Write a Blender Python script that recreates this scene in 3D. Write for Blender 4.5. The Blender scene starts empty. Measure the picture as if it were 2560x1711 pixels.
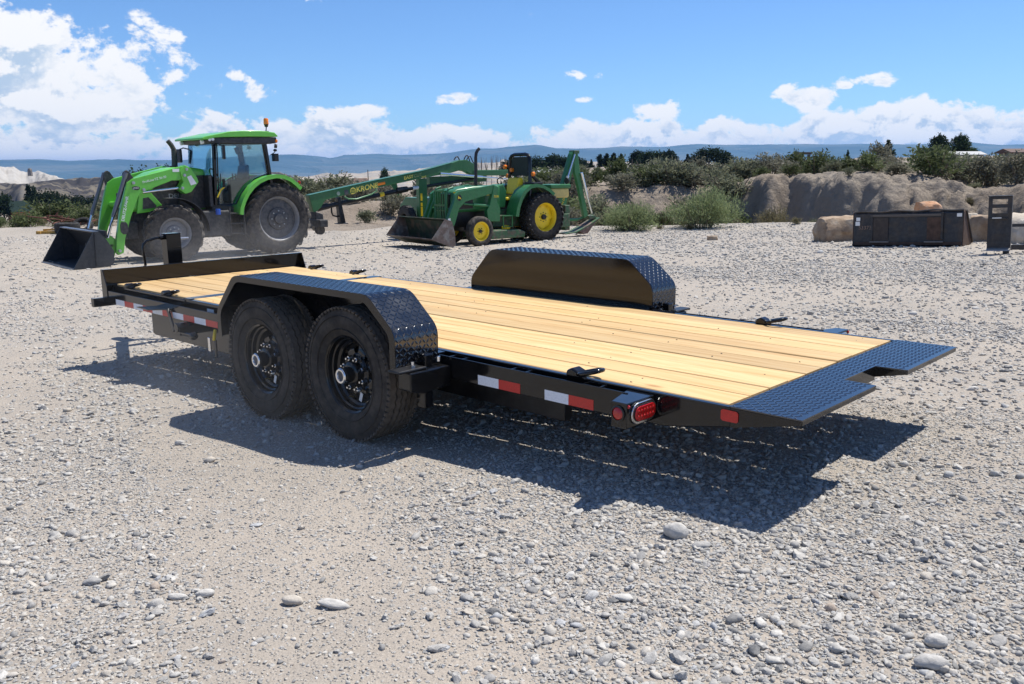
import bpy, bmesh, math, random
import numpy as np
from mathutils import Vector, Matrix, Euler, noise as mnoise
R = math.radians
scene = bpy.context.scene
COL = scene.collection
random.seed(7)
rng = np.random.default_rng(11)

# ------------------------------------------------------------------ camera
CAM = Vector((1.7391, -3.1658, 1.5144))
YAW, PITCH, ROLL = .7573, .1969, -.0089
FPX = 2161.9
_f = Vector((-math.sin(YAW)*math.cos(PITCH), math.cos(YAW)*math.cos(PITCH), -math.sin(PITCH)))
_r0 = Vector((math.cos(YAW), math.sin(YAW), 0)); _u0 = _r0.cross(_f)
_r = _r0*math.cos(ROLL) + _u0*math.sin(ROLL); _u = -_r0*math.sin(ROLL) + _u0*math.cos(ROLL)
cd = bpy.data.cameras.new('camera'); cam = bpy.data.objects.new('camera', cd); COL.objects.link(cam)
cd.sensor_width = 36; cd.lens = 36*FPX/2560; cd.clip_start = .05; cd.clip_end = 60000
cam.matrix_world = Matrix(((_r.x, _u.x, -_f.x, CAM.x), (_r.y, _u.y, -_f.y, CAM.y), (_r.z, _u.z, -_f.z, CAM.z), (0, 0, 0, 1)))
scene.camera = cam
scene.view_settings.view_transform = 'Standard'; scene.view_settings.look = 'None'
scene.view_settings.exposure = 0.42; scene.view_settings.gamma = 1.0
scene.view_settings.use_curve_mapping = False
scene.cycles.use_denoising = True
scene.cycles.max_bounces = 8; scene.cycles.transparent_max_bounces = 12; scene.cycles.volume_bounces = 0
scene.cycles.sample_clamp_indirect = 6.0

# ------------------------------------------------------------------ sun
SUN_DIR = Vector((.050, .205, .42)).normalized()
sd = bpy.data.lights.new('sun', 'SUN'); sun = bpy.data.objects.new('sun', sd); COL.objects.link(sun)
sd.energy = 4.9; sd.angle = R(.5); sd.color = (1, .965, .9)
sun.rotation_euler = SUN_DIR.to_track_quat('Z', 'Y').to_euler(); sun.location = (0, 0, 40)
SUN_EL = math.asin(SUN_DIR.z); SUN_ROT = math.atan2(SUN_DIR.x, SUN_DIR.y)

# ------------------------------------------------------------------ node helper
class NT:
    def __init__(s, tree): s.t = tree; s.n = tree.nodes; s.l = tree.links
    def new(s, typ, **k):
        n = s.n.new(typ)
        for a, b in k.items(): setattr(n, a, b)
        return n
    def put(s, sock, v):
        if v is None: return
        if isinstance(v, bpy.types.NodeSocket): s.l.new(v, sock)
        else:
            try: sock.default_value = v
            except Exception:
                sock.default_value = (v, v, v) if not hasattr(v, '__len__') else tuple(v)[:len(sock.default_value)] if len(v) >= len(sock.default_value) else tuple(v)+(1,)
    def math(s, op, a, b=None, c=None, clamp=False):
        n = s.new('ShaderNodeMath', operation=op, use_clamp=clamp)
        for i, v in enumerate((a, b, c)):
            if v is not None: s.put(n.inputs[i], v)
        return n.outputs[0]
    def vm(s, op, a, b=None, scale=None):
        n = s.new('ShaderNodeVectorMath', operation=op); s.put(n.inputs[0], a)
        if b is not None: s.put(n.inputs[1], b)
        if scale is not None: s.put(n.inputs['Scale'], scale)
        return n.outputs['Value'] if op in ('LENGTH', 'DOT_PRODUCT', 'DISTANCE') else n.outputs[0]
    def noise(s, vec, scale, detail=3, rough=.55, dist=0, color=False):
        n = s.new('ShaderNodeTexNoise'); s.put(n.inputs['Vector'], vec)
        n.inputs['Scale'].default_value = scale; n.inputs['Detail'].default_value = detail
        n.inputs['Roughness'].default_value = rough; n.inputs['Distortion'].default_value = dist
        return n.outputs['Color'] if color else n.outputs['Fac']
    def voro(s, vec, scale, out='Distance', feature='F1', rnd=1):
        n = s.new('ShaderNodeTexVoronoi', feature=feature); s.put(n.inputs['Vector'], vec)
        n.inputs['Scale'].default_value = scale; n.inputs['Randomness'].default_value = rnd
        return n.outputs[out]
    def ramp(s, fac, stops, interp='LINEAR'):
        n = s.new('ShaderNodeValToRGB'); s.put(n.inputs[0], fac); cr = n.color_ramp; cr.interpolation = interp
        while len(cr.elements) < len(stops): cr.elements.new(.5)
        for e, (p, c) in zip(cr.elements, stops):
            e.position = p; e.color = (c, c, c, 1) if not hasattr(c, '__len__') else (*c, 1)
        return n.outputs[0]
    def mr(s, v, a, b, c=0, d=1, typ='SMOOTHSTEP'):
        n = s.new('ShaderNodeMapRange', interpolation_type=typ)
        s.put(n.inputs[0], v); s.put(n.inputs[1], a); s.put(n.inputs[2], b); s.put(n.inputs[3], c); s.put(n.inputs[4], d)
        return n.outputs[0]
    def mix(s, fac, a, b, typ='MIX'):
        n = s.new('ShaderNodeMix', data_type='RGBA', blend_type=typ)
        s.put(n.inputs[0], fac); s.put(n.inputs[6], col4(a)); s.put(n.inputs[7], col4(b))
        return n.outputs[2]
    def sep(s, v):
        n = s.new('ShaderNodeSeparateXYZ'); s.put(n.inputs[0], v); return n.outputs
    def comb(s, x, y, z=0):
        n = s.new('ShaderNodeCombineXYZ'); s.put(n.inputs[0], x); s.put(n.inputs[1], y); s.put(n.inputs[2], z); return n.outputs[0]
    def bump(s, h, strength=.3, dist=.01, normal=None):
        n = s.new('ShaderNodeBump'); n.inputs['Strength'].default_value = strength; n.inputs['Distance'].default_value = dist
        s.put(n.inputs['Height'], h)
        if normal is not None: s.put(n.inputs['Normal'], normal)
        return n.outputs[0]
def col4(c):
    if isinstance(c, bpy.types.NodeSocket): return c
    return (c, c, c, 1) if not hasattr(c, '__len__') else (*c, 1)[:4]

# ------------------------------------------------------------------ sky with clouds (laid out by compass bearing and elevation)
def pxdir(x, y):
    d = _f + _r*((x-1280)/FPX) - _u*((y-855.5)/FPX); return d.normalized()
W = bpy.data.worlds.new('World'); scene.world = W; W.use_nodes = True
def build_world():
    t = NT(W.node_tree)
    for n in list(t.n): t.n.remove(n)
    out = t.new('ShaderNodeOutputWorld')
    sky = t.new('ShaderNodeTexSky', sky_type='NISHITA', sun_disc=False)
    sky.sun_elevation = SUN_EL; sky.sun_rotation = SUN_ROT
    sky.air_density = 1.0; sky.dust_density = .6; sky.ozone_density = 2.0; sky.altitude = 1500
    tc = t.new('ShaderNodeTexCoord').outputs['Generated']
    d = t.vm('NORMALIZE', tc)
    x, y, z = t.sep(d)
    az = t.math('ARCTAN2', x, y)          # bearing from +Y
    el = t.math('ARCSINE', z)
    pe = t.comb(az, el, 0)
    # cloud shapes: fractal noise, squashed a little in height
    def dens(shift):
        q = t.vm('ADD', d, (0, 0, shift))
        q = t.vm('MULTIPLY', q, (1, 1, 1.5))
        return t.noise(q, 13.0, 7 if not shift else 6, .62, .15)
    def bias():
        # belt of cumulus along the horizon, all the way round; its top is uneven
        wob = t.noise(t.comb(az, 0, 0), 7, 4, .55)
        top = t.math('ADD', R(.5), t.math('MULTIPLY', wob, R(6.0)))
        b = t.math('MULTIPLY', t.mr(t.math('SUBTRACT', el, top), R(-2.0), R(1.4), 1, 0), .36)
        # banks of cumulus
        def blob(px, py, rx, ry, w, soft=-.1):
            c = pxdir(px, py); a0 = math.atan2(c.x, c.y); e0 = math.asin(c.z)
            v = t.vm('MULTIPLY', t.vm('SUBTRACT', pe, (a0, e0, 0)), (1/(rx/FPX), 1/(ry/FPX), 0))
            return t.math('MULTIPLY', t.mr(t.vm('LENGTH', v), soft, 1.4, 1, 0), w)
        for a in BLOBS:
            b = t.math('MAXIMUM', b, blob(*a))
        # scattered fair-weather clouds elsewhere
        sc = t.noise(d, 2.2, 1, .5)
        side = t.mr(t.vm('DOT_PRODUCT', d, tuple(_f)), .55, .2, 0, 1)
        b = t.math('MAXIMUM', b, t.math('MULTIPLY', t.math('MULTIPLY', t.mr(sc, .56, .68), side), .2))
        return b
    b = bias()
    n0 = dens(0); n1 = dens(.013)
    mask = t.mr(t.math('ADD', n0, b), .665, .74)
    lit = t.mr(t.math('SUBTRACT', n0, n1), -.06, .028)
    thick = t.mr(t.math('ADD', n0, b), .71, .86)
    lowshade = t.math('MULTIPLY', t.math('SUBTRACT', 1, lit), thick)
    ccol = t.mix(lowshade, (1.0, 1.0, 1.0), (.52, .65, .81))
    # sky colour
    bg = t.new('ShaderNodeBackground'); t.put(bg.inputs[0], t.mix(1.0, sky.outputs[0], (.54, .735, .97), 'MULTIPLY')); bg.inputs[1].default_value = .114
    bc = t.new('ShaderNodeBackground'); t.put(bc.inputs[0], ccol); bc.inputs[1].default_value = .78
    up = t.mr(el, R(-1), R(.2))
    mx = t.new('ShaderNodeMixShader'); t.put(mx.inputs[0], t.math('MULTIPLY', mask, up))
    t.l.new(bg.outputs[0], mx.inputs[1]); t.l.new(bc.outputs[0], mx.inputs[2]); t.l.new(mx.outputs[0], out.inputs[0])
# px, py, half width, half height, weight (in photograph pixels, turned into bearings and elevations)
BLOBS = [(60, 190, 430, 250, .34), (250, 90, 180, 110, .22), (430, 150, 90, 45, .2), (-300, 100, 420, 320, .34), (250, 330, 420, 130, .3),
         (640, 235, 60, 50, .24), (545, 225, 50, 40, .24), (600, 195, 45, 25, .24), (690, 110, 45, 90, .13), (470, 5, 80, 22, .12), (1163, 248, 100, 34, .32), (1425, 190, 130, 30, .29),
         (2010, 250, 120, 50, .30), (2210, 207, 100, 36, .33), (2120, 216, 28, 14, .28), (1450, 250, 50, 20, .28), (2170, 300, 80, 55, .26), (1650, 275, 120, 45, .28), (1560, 330, 160, 40, .25), (900, 290, 120, 40, .22)]
build_world()
W.cycles.sampling_method = 'AUTOMATIC'

# ------------------------------------------------------------------ materials
MATS = {}
def mat(name, color=(.5, .5, .5), rough=.6, metal=0., var=.0, vscale=8., bump=0., bscale=60., spec=.5, coat=0., emit=None, alpha=None, dust=0., dustcol=(.42, .37, .32), tint2=None):
    if name in MATS: return MATS[name]
    m = bpy.data.materials.new(name); m.use_nodes = True; t = NT(m.node_tree)
    p = t.n['Principled BSDF']; p.inputs['Roughness'].default_value = rough; p.inputs['Metallic'].default_value = metal
    p.inputs['Specular IOR Level'].default_value = spec
    if coat: p.inputs['Coat Weight'].default_value = coat; p.inputs['Coat Roughness'].default_value = .08
    obj = t.new('ShaderNodeTexCoord').outputs['Object']
    c = col4(color)
    if var or tint2:
        n = t.noise(obj, vscale, 4, .6)
        if tint2: c = t.mix(t.mr(n, .45, .62), color, tint2)
        if var:
            k = t.mr(t.noise(obj, vscale*1.7, 4, .6), .3, .7, 1-var, 1+var, 'LINEAR')
            c = t.vm('SCALE', c, scale=k) if isinstance(c, bpy.types.NodeSocket) else t.vm('SCALE', c[:3], scale=k)
    if dust:
        geo = t.new('ShaderNodeNewGeometry'); nz = t.sep(geo.outputs['Normal'])[2]
        dn = t.noise(obj, 14, 5, .65)
        df = t.math('MULTIPLY', t.mr(dn, .35, .75), dust)
        df = t.math('MULTIPLY', df, t.mr(nz, -.6, .9, .35, 1.0))
        c = t.mix(df, c, dustcol)
        t.put(p.inputs['Roughness'], t.math('ADD', rough, t.math('MULTIPLY', df, .7), clamp=True))
    t.put(p.inputs['Base Color'], c)
    if bump:
        t.put(p.inputs['Normal'], t.bump(t.noise(obj, bscale, 4, .6), bump, .01))
    if emit:
        p.inputs['Emission Color'].default_value = (*emit[:3], 1); p.inputs['Emission Strength'].default_value = emit[3]
    MATS[name] = m; return m

def glass_mat(name, tint=(.75, .85, .85), refl=.12):
    m = bpy.data.materials.new(name); m.use_nodes = True; t = NT(m.node_tree)
    for n in list(t.n):
        if n.type != 'OUTPUT_MATERIAL': t.n.remove(n)
    out = [n for n in t.n if n.type == 'OUTPUT_MATERIAL'][0]
    tr = t.new('ShaderNodeBsdfTransparent'); tr.inputs[0].default_value = (*tint, 1)
    gl = t.new('ShaderNodeBsdfGlossy'); gl.inputs[0].default_value = (.9, .95, 1, 1); gl.inputs[1].default_value = .03
    fr = t.new('ShaderNodeLayerWeight'); fr.inputs[0].default_value = .25
    mx = t.new('ShaderNodeMixShader'); t.put(mx.inputs[0], t.math('ADD', t.math('MULTIPLY', fr.outputs['Fresnel'], .5), refl, clamp=True))
    t.l.new(tr.outputs[0], mx.inputs[1]); t.l.new(gl.outputs[0], mx.inputs[2]); t.l.new(mx.outputs[0], out.inputs[0])
    MATS[name] = m; return m

def diamond_mat():
    m = bpy.data.materials.new('tread_plate_paint'); m.use_nodes = True; t = NT(m.node_tree); p = t.n['Principled BSDF']
    obj = t.new('ShaderNodeTexCoord').outputs['Object']
    sc = t.noise(obj, 55, 3, .7)
    scuff = t.math('MULTIPLY', t.mr(t.noise(obj, 5, 4, .6), .52, .7), t.mr(sc, .55, .7))
    t.put(p.inputs['Base Color'], t.mix(t.math('MULTIPLY', scuff, .3), (.007, .008, .011), (.30, .28, .26)))
    t.put(p.inputs['Roughness'], t.mr(t.noise(obj, 9, 4, .6), .3, .7, .07, .15, 'LINEAR'))
    p.inputs['Specular IOR Level'].default_value = 1.0
    t.put(p.inputs['Normal'], t.bump(t.noise(obj, 130, 2, .5), .06, .002))
    MATS['diamond'] = m; return m

def wood_mat():
    m = bpy.data.materials.new('pine_plank'); m.use_nodes = True; t = NT(m.node_tree); p = t.n['Principled BSDF']
    obj = t.new('ShaderNodeTexCoord').outputs['Object']; oi = t.new('ShaderNodeObjectInfo').outputs['Random']
    off = t.vm('SCALE', (13.1, 7.7, 3.3), scale=oi)
    q = t.vm('ADD', obj, off)
    warp = t.vm('SCALE', t.vm('SUBTRACT', t.noise(t.vm('MULTIPLY', q, (.7, 2.5, 2.5)), 1.3, 2, .5, 0, True), (.5, .5, .5)), scale=.16)
    qq = t.vm('ADD', q, warp)
    g = t.noise(t.vm('MULTIPLY', qq, (.55, 26, 26)), 1.0, 4, .6)
    fine = t.noise(t.vm('MULTIPLY', q, (3, 190, 190)), 1.0, 3, .6)
    tone = t.noise(t.vm('MULTIPLY', q, (.5, .6, .6)), 1.0, 1)
    c = t.ramp(g, [(.22, (.50, .29, .11)), (.42, (.65, .425, .20)), (.6, (.74, .53, .28)), (.8, (.57, .35, .145))])
    c = t.mix(t.mr(fine, .55, .8, 0, .35), c, (.48, .28, .12))
    k = t.math('ADD', t.math('ADD', .70, t.math('MULTIPLY', oi, .34)), t.math('MULTIPLY', tone, .24))
    c = t.vm('SCALE', t.vm('MULTIPLY', c, (.85, .84, .78)), scale=k)
    c = t.mix(t.math('MULTIPLY', t.mr(t.math('FRACT', t.math('MULTIPLY', oi, 7.3)), .55, .9), .28), c, (.62, .36, .13))
    # knots
    vq = t.vm('MULTIPLY', q, (2.1, 5.2, .001)); vd = t.voro(vq, 1.0); 
    vc = t.sep(t.voro(vq, 1.0, 'Color'))[0]
    kn = t.math('MULTIPLY', t.mr(vd, .14, .03), t.math('GREATER_THAN', vc, .6))
    c = t.mix(t.math('MULTIPLY', kn, .75), c, (.36, .17, .055))
    # grime and scuffs
    sc = t.math('MULTIPLY', t.mr(t.noise(t.vm('MULTIPLY', q, (2.2, 3.5, 1)), 2.4, 5, .7), .57, .74), .4)
    c = t.mix(sc, c, (.40, .31, .20))
    t.put(p.inputs['Base Color'], c); p.inputs['Roughness'].default_value = .62; p.inputs['Specular IOR Level'].default_value = .3
    t.put(p.inputs['Normal'], t.bump(t.math('ADD', g, t.math('MULTIPLY', fine, .6)), .25, .002))
    MATS['wood'] = m; return m

M_BLACK = mat('black_paint', (.006, .0062, .007), .10, spec=.45, var=.1, dust=.018)
M_BLACKM = mat('black_paint_dusty', (.010, .010, .0105), .35, spec=.45, var=.2, dust=.08)
M_DIA = diamond_mat(); M_WOOD = wood_mat()
M_RUB = mat('trailer_tyre_rubber', (.034, .031, .028), .75, spec=.14, var=.15, vscale=6, dust=.28, dustcol=(.34, .28, .22), bump=.08, bscale=300)
def _tread_dust():
    t = NT(M_RUB.node_tree); p = t.n['Principled BSDF']; src = p.inputs['Base Color'].links[0].from_socket
    ob = t.new('ShaderNodeTexCoord').outputs['Object']; x, y, z = t.sep(ob)
    r_ = t.math('SQRT', t.math('ADD', t.math('MULTIPLY', x, x), t.math('MULTIPLY', z, z)))
    k = t.math('MULTIPLY', t.mr(r_, .371, .379), t.mr(t.noise(ob, 22, 4, .65), .3, .65, .35, .8))
    t.put(p.inputs['Base Color'], t.mix(k, src, (.15, .125, .10)))
_tread_dust()
M_RUBD = mat('dusty_tyre_rubber', (.032, .031, .030), .8, spec=.25, var=.2, vscale=5, dust=.5, dustcol=(.30, .25, .20), bump=.1, bscale=120)
M_RUBB = mat('black_tyre_rubber', (.012, .012, .012), .7, spec=.3, var=.2, vscale=6, dust=.15, bump=.1, bscale=120)
M_CHROME = mat('zinc_bolt', (.72, .73, .74), .22, 1.0)
M_STEEL = mat('bare_steel', (.45, .46, .47), .35, .9, var=.15)
M_RED = mat('red_reflector', (.55, .02, .015), .35, spec=.5, var=.15, vscale=60)
M_WHT = mat('white_reflector', (.74, .76, .80), .35, spec=.5, var=.1, vscale=80)
M_REDL = mat('red_lens', (.42, .008, .008), .12, spec=.7, bump=.25, bscale=90)
M_YEL = mat('yellow_paint', (.80, .56, .02), .4, var=.08)
M_STICK = mat('sticker', (.8, .8, .78), .5, var=.15, vscale=120)

# ------------------------------------------------------------------ mesh builder
class MB:
    def __init__(s): s.v = []; s.f = []; s.uv = {}
    def add(s, verts, faces):
        o = len(s.v); s.v += [tuple(map(float, v)) for v in verts]; s.f += [tuple(i+o for i in f) for f in faces]; return s
    def box(s, x0, x1, y0, y1, z0, z1):
        v = [(x, y, z) for x in (x0, x1) for y in (y0, y1) for z in (z0, z1)]
        return s.add(v, [(0, 1, 3, 2), (4, 6, 7, 5), (0, 4, 5, 1), (2, 3, 7, 6), (0, 2, 6, 4), (1, 5, 7, 3)])
    def obox(s, c, size, rot=None):
        h = [a/2 for a in size]; m = rot if rot is not None else Matrix.Identity(3)
        v = [Vector(c)+m @ Vector((x*h[0], y*h[1], z*h[2])) for x in (-1, 1) for y in (-1, 1) for z in (-1, 1)]
        return s.add(v, [(0, 1, 3, 2), (4, 6, 7, 5), (0, 4, 5, 1), (2, 3, 7, 6), (0, 2, 6, 4), (1, 5, 7, 3)])
    def beam(s, p0, p1, w, h, up=(0, 0, 1), w1=None, h1=None):
        p0 = Vector(p0); p1 = Vector(p1); d = (p1-p0).normalized(); sd_ = d.cross(Vector(up)).normalized(); u = sd_.cross(d)
        w1 = w if w1 is None else w1; h1 = h if h1 is None else h1
        v = [p0+sd_*(a*w/2)+u*(b*h/2) for a, b in ((-1, -1), (1, -1), (1, 1), (-1, 1))]+[p1+sd_*(a*w1/2)+u*(b*h1/2) for a, b in ((-1, -1), (1, -1), (1, 1), (-1, 1))]
        return s.add(v, [(0, 1, 2, 3), (7, 6, 5, 4), (0, 4, 5, 1), (1, 5, 6, 2), (2, 6, 7, 3), (3, 7, 4, 0)])
    def cyl(s, p0, p1, r0, r1=None, n=14, caps=True):
        p0 = Vector(p0); p1 = Vector(p1); r1 = r0 if r1 is None else r1
        d = (p1-p0).normalized(); a = d.orthogonal().normalized(); b = d.cross(a)
        v = [p0+(a*math.cos(2*math.pi*i/n)+b*math.sin(2*math.pi*i/n))*r0 for i in range(n)]+[p1+(a*math.cos(2*math.pi*i/n)+b*math.sin(2*math.pi*i/n))*r1 for i in range(n)]
        f = [(i, (i+1) % n, n+(i+1) % n, n+i) for i in range(n)]
        if caps: f += [tuple(range(n-1, -1, -1)), tuple(range(n, 2*n))]
        return s.add(v, f)
    def tube(s, pts, r, n=8, closed=False):
        P = [Vector(p) for p in pts]; m = len(P); rs = r if hasattr(r, '__len__') else [r]*m
        v = []; prev = None
        for i in range(m):
            t = (P[(i+1) % m]-P[i-1]) if closed else (P[min(i+1, m-1)]-P[max(i-1, 0)])
            t.normalize()
            a = (prev-t*prev.dot(t)).normalized() if prev is not None and (prev-t*prev.dot(t)).length > 1e-4 else t.orthogonal().normalized()
            prev = a; b = t.cross(a)
            v += [P[i]+(a*math.cos(2*math.pi*k/n)+b*math.sin(2*math.pi*k/n))*rs[i] for k in range(n)]
        f = []
        for i in range(m if closed else m-1):
            j = (i+1) % m
            f += [(i*n+k, i*n+(k+1) % n, j*n+(k+1) % n, j*n+k) for k in range(n)]
        if not closed: f += [tuple(range(n-1, -1, -1)), tuple((m-1)*n+k for k in range(n))]
        return s.add(v, f)
    def lathe(s, prof, c=(0, 0, 0), n=32, axis='y', closed=False, wob=None):
        """prof: (radius, offset along axis)"""
        v = []; m = len(prof)
        for i in range(n):
            a = 2*math.pi*i/n
            for j, (r, t) in enumerate(prof):
                if wob: t = t+wob(j, i)
                if axis == 'y': p = (r*math.cos(a), t, r*math.sin(a))
                elif axis == 'z': p = (r*math.cos(a), r*math.sin(a), t)
                else: p = (t, r*math.cos(a), r*math.sin(a))
                v.append((p[0]+c[0], p[1]+c[1], p[2]+c[2]))
        f = []
        for i in range(n):
            k = (i+1) % n
            for j in range(m if closed else m-1):
                l = (j+1) % m
                f.append((i*m+j, k*m+j, k*m+l, i*m+l))
        return s.add(v, f)
    def prism(s, poly, a0, a1, axis='y'):
        """polygon in the plane across the axis: y -> (x,z), x -> (y,z), z -> (x,y)"""
        n = len(poly)
        def P(p, a): return (p[0], a, p[1]) if axis == 'y' else (a, p[0], p[1]) if axis == 'x' else (p[0], p[1], a)
        v = [P(p, a0) for p in poly]+[P(p, a1) for p in poly]
        return s.add(v, [tuple(range(n)), tuple(range(2*n-1, n-1, -1))]+[(i, n+i, n+(i+1) % n, (i+1) % n) for i in range(n)])
    def strip(s, path, y0, y1, th, axis='y'):
        """bent sheet: path of (x,z) points swept from y0 to y1, thickness th towards the right of the path"""
        n = len(path); P = [Vector(p) for p in path]; inn = []
        for i in range(n):
            t = (P[min(i+1, n-1)]-P[max(i-1, 0)]).normalized(); inn.append(P[i]+Vector((t.y, -t.x))*th)
        poly = [tuple(p) for p in P]+[tuple(p) for p in reversed(inn)]
        o = len(s.v); m = 2*n
        s.v += [(p[0], y0, p[1]) for p in poly]+[(p[0], y1, p[1]) for p in poly]
        for i in range(n-1):   # caps as quads
            s.f.append((o+i, o+i+1, o+m-2-i, o+m-1-i)); s.f.append((o+m+m-1-i, o+m+m-2-i, o+m+i+1, o+m+i))
        for i in range(m): s.f.append((o+i, o+m+i, o+m+(i+1) % m, o+(i+1) % m))
        return s
    def ball(s, c, r, nu=12, nv=8, nz=0., sc=1.0):
        rr = r if hasattr(r, '__len__') else (r, r, r); v = []; f = []
        off = Vector((random.random()*50, random.random()*50, 0))
        for j in range(nv+1):
            th = math.pi*j/nv
            for i in range(nu):
                ph = 2*math.pi*i/nu; d = Vector((math.sin(th)*math.cos(ph), math.sin(th)*math.sin(ph), math.cos(th)))
                k = 1+nz*(mnoise.fractal(d*sc+off, 1, 2, 4)) if nz else 1
                v.append((c[0]+d.x*rr[0]*k, c[1]+d.y*rr[1]*k, c[2]+d.z*rr[2]*k))
        for j in range(nv):
            for i in range(nu): f.append((j*nu+i, (j+1)*nu+i, (j+1)*nu+(i+1) % nu, j*nu+(i+1) % nu))
        return s.add(v, f)
    def xf(s, m, start=0):
        for i in range(start, len(s.v)): s.v[i] = tuple(m @ Vector(s.v[i]))
        return s
    def build(s, name, material, parent=None, bevel=0., smooth=None, seg=2, recalc=True, uvfn=None):
        me = bpy.data.meshes.new(name); me.from_pydata(s.v, [], s.f)
        if recalc:
            bm = bmesh.new(); bm.from_mesh(me); bmesh.ops.remove_doubles(bm, verts=bm.verts, dist=1e-6); bmesh.ops.recalc_face_normals(bm, faces=bm.faces); bm.to_mesh(me); bm.free()
        if uvfn:
            ul = me.uv_layers.new(name='UVMap')
            for l in me.loops: ul.data[l.index].uv = uvfn(me.vertices[l.vertex_index].co)
        if smooth is not None:
            me.shade_smooth(); me.set_sharp_from_angle(angle=R(smooth))
        if material: me.materials.append(material)
        o = bpy.data.objects.new(name, me); COL.objects.link(o)
        if parent is not None:
            o.parent = parent
            if parent.name in PINV: o.matrix_parent_inverse = PINV[parent.name]
        if bevel:
            b = o.modifiers.new('bevel', 'BEVEL'); b.width = bevel; b.segments = seg; b.limit_method = 'ANGLE'; b.angle_limit = R(40)
        return o
PINV = {}
def tag(o, label, cat, group=None, kind=None):
    o['label'] = label
    if cat: o['category'] = cat
    if group: o['group'] = group
    if kind: o['kind'] = kind
    return o
def thing(name, label, cat, loc=(0, 0, 0), rot=(0, 0, 0), group=None, world=False):
    o = bpy.data.objects.new(name, None); COL.objects.link(o); o.location = loc; o.rotation_euler = rot; o.empty_display_size = .2
    tag(o, label, cat, group)
    if world: PINV[o.name] = Matrix.LocRotScale(Vector(loc), Euler(rot), None).inverted()
    return o
def holder(name, parent, loc=(0, 0, 0), rot=(0, 0, 0)):
    o = bpy.data.objects.new(name, None); COL.objects.link(o); o.parent = parent; o.location = loc; o.rotation_euler = rot; o.empty_display_size = .1
    if parent.name in PINV: o.matrix_parent_inverse = PINV[parent.name]
    return o
def dup_child(o, parent, loc=None, rot=None):
    c = o.copy(); COL.objects.link(c); c.parent = parent
    if loc is not None: c.location = loc
    if rot is not None: c.rotation_euler = rot
    for ch in list(o.children): dup_child(ch, c)
    return c
def struct(o): o['kind'] = 'structure'; return o
FONT = None
def lettering(parent, body, size, loc, xdir, ydir, material, extrude=.002, shear=0, align='CENTER', bold=0., name='lettering', sx=1.0):
    cu = bpy.data.curves.new(name, 'FONT'); cu.body = body; cu.size = size; cu.extrude = extrude; cu.shear = shear; cu.align_x = align; cu.align_y = 'CENTER'; cu.offset = bold
    o = bpy.data.objects.new(name, cu); COL.objects.link(o); o.parent = parent
    if parent.name in PINV: o.matrix_parent_inverse = PINV[parent.name]
    x = Vector(xdir).normalized(); z = x.cross(Vector(ydir)).normalized(); y = z.cross(x)
    m = Matrix((x, y, z)).transposed().to_4x4(); m.translation = Vector(loc)
    o.matrix_basis = m @ Matrix.Diagonal((sx, 1, 1, 1)); cu.materials.append(material); return o

# ------------------------------------------------------------------ ground height
GZ = .5446
def yard_z(x):
    x = np.asarray(x, float)
    lin = .0454*(x+2.45)
    low = GZ-1.0236-.1*(1-np.exp(np.minimum((x+13)*.454, 0)))
    hi = .0454*(6+2.45)+.25*(1-np.exp(-np.maximum(x-6, 0)*.18))
    return np.where(x < -13, low, np.where(x > 6, hi, lin))
def yz(x): return float(yard_z(x))
TILT = -math.atan(.0454)
def on_yard(px, py):
    d = pxdir(px, py); lo, hi = .5, 400.
    for _ in range(60):
        m = (lo+hi)/2; p = CAM+d*m
        if p.z > yz(p.x): lo = m
        else: hi = m
    return CAM+d*lo
def far_point(px, py, dist):
    """point at a horizontal distance from the camera on the bearing and elevation seen in the photograph"""
    d = pxdir(px, py); k = dist/math.hypot(d.x, d.y); return CAM+d*k
# ------------------------------------------------------------------ numpy noise
_perm = np.random.default_rng(3).random((256, 256))
def vnoise(x, y):
    xi = np.floor(x).astype(int); yi = np.floor(y).astype(int); fx = x-xi; fy = y-yi
    fx = fx*fx*(3-2*fx); fy = fy*fy*(3-2*fy)
    g = lambda a, b: _perm[a & 255, b & 255]
    return (g(xi, yi)*(1-fx)+g(xi+1, yi)*fx)*(1-fy)+(g(xi, yi+1)*(1-fx)+g(xi+1, yi+1)*fx)*fy
def fbm(x, y, o=4, gain=.5):
    s = 0; a = 1; t = 0
    for i in range(o):
        s = s+a*vnoise(x*2**i+17.3*i, y*2**i+5.1*i); t += a; a *= gain
    return s/t
# ------------------------------------------------------------------ terrain
_pxs = np.arange(-9000, 11600, 50.)
_ths = []
for p in _pxs:
    d = pxdir(p, 424); _ths.append(math.atan2(d.x*_r0.x+d.y*_r0.y, -d.x*math.sin(YAW)+d.y*math.cos(YAW)))
_ths = np.array(_ths)
def polar(x, y):
    dx = x-CAM.x; dy = y-CAM.y
    r = np.hypot(dx, dy); th = np.arctan2(dx*math.cos(YAW)+dy*math.sin(YAW), -dx*math.sin(YAW)+dy*math.cos(YAW))
    return r, th
def px_of(th): return np.interp(th, _ths, _pxs)
T_RE = ([-1500, 0, 120, 450, 850, 1000, 1300, 1480, 1700, 1850, 2050, 2300, 2540, 4500], [40, 38, 37, 36, 29.5, 31.5, 31, 30.8, 31, 32.5, 30, 27.5, 26, 26])
T_YC = ([-1500, 0, 250, 450, 700, 850, 1000, 1150, 1300, 1480, 1700, 1800, 1828, 1861, 1923, 1994, 2112, 2254, 2349, 2443, 2491, 2560, 2800, 4500],
        [545, 540, 532, 535, 522, 505, 498, 495, 482, 472, 462, 470, 476, 456, 443, 446, 439, 443, 453, 478, 480, 467, 440, 460])
T_BANK = ([-1500, 1150, 1300, 1700, 1820, 2440, 2600, 4500], [0, 0, .3, .45, 1, 1, .9, .6])
def edge_r(px): return np.interp(px, *T_RE)
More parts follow.
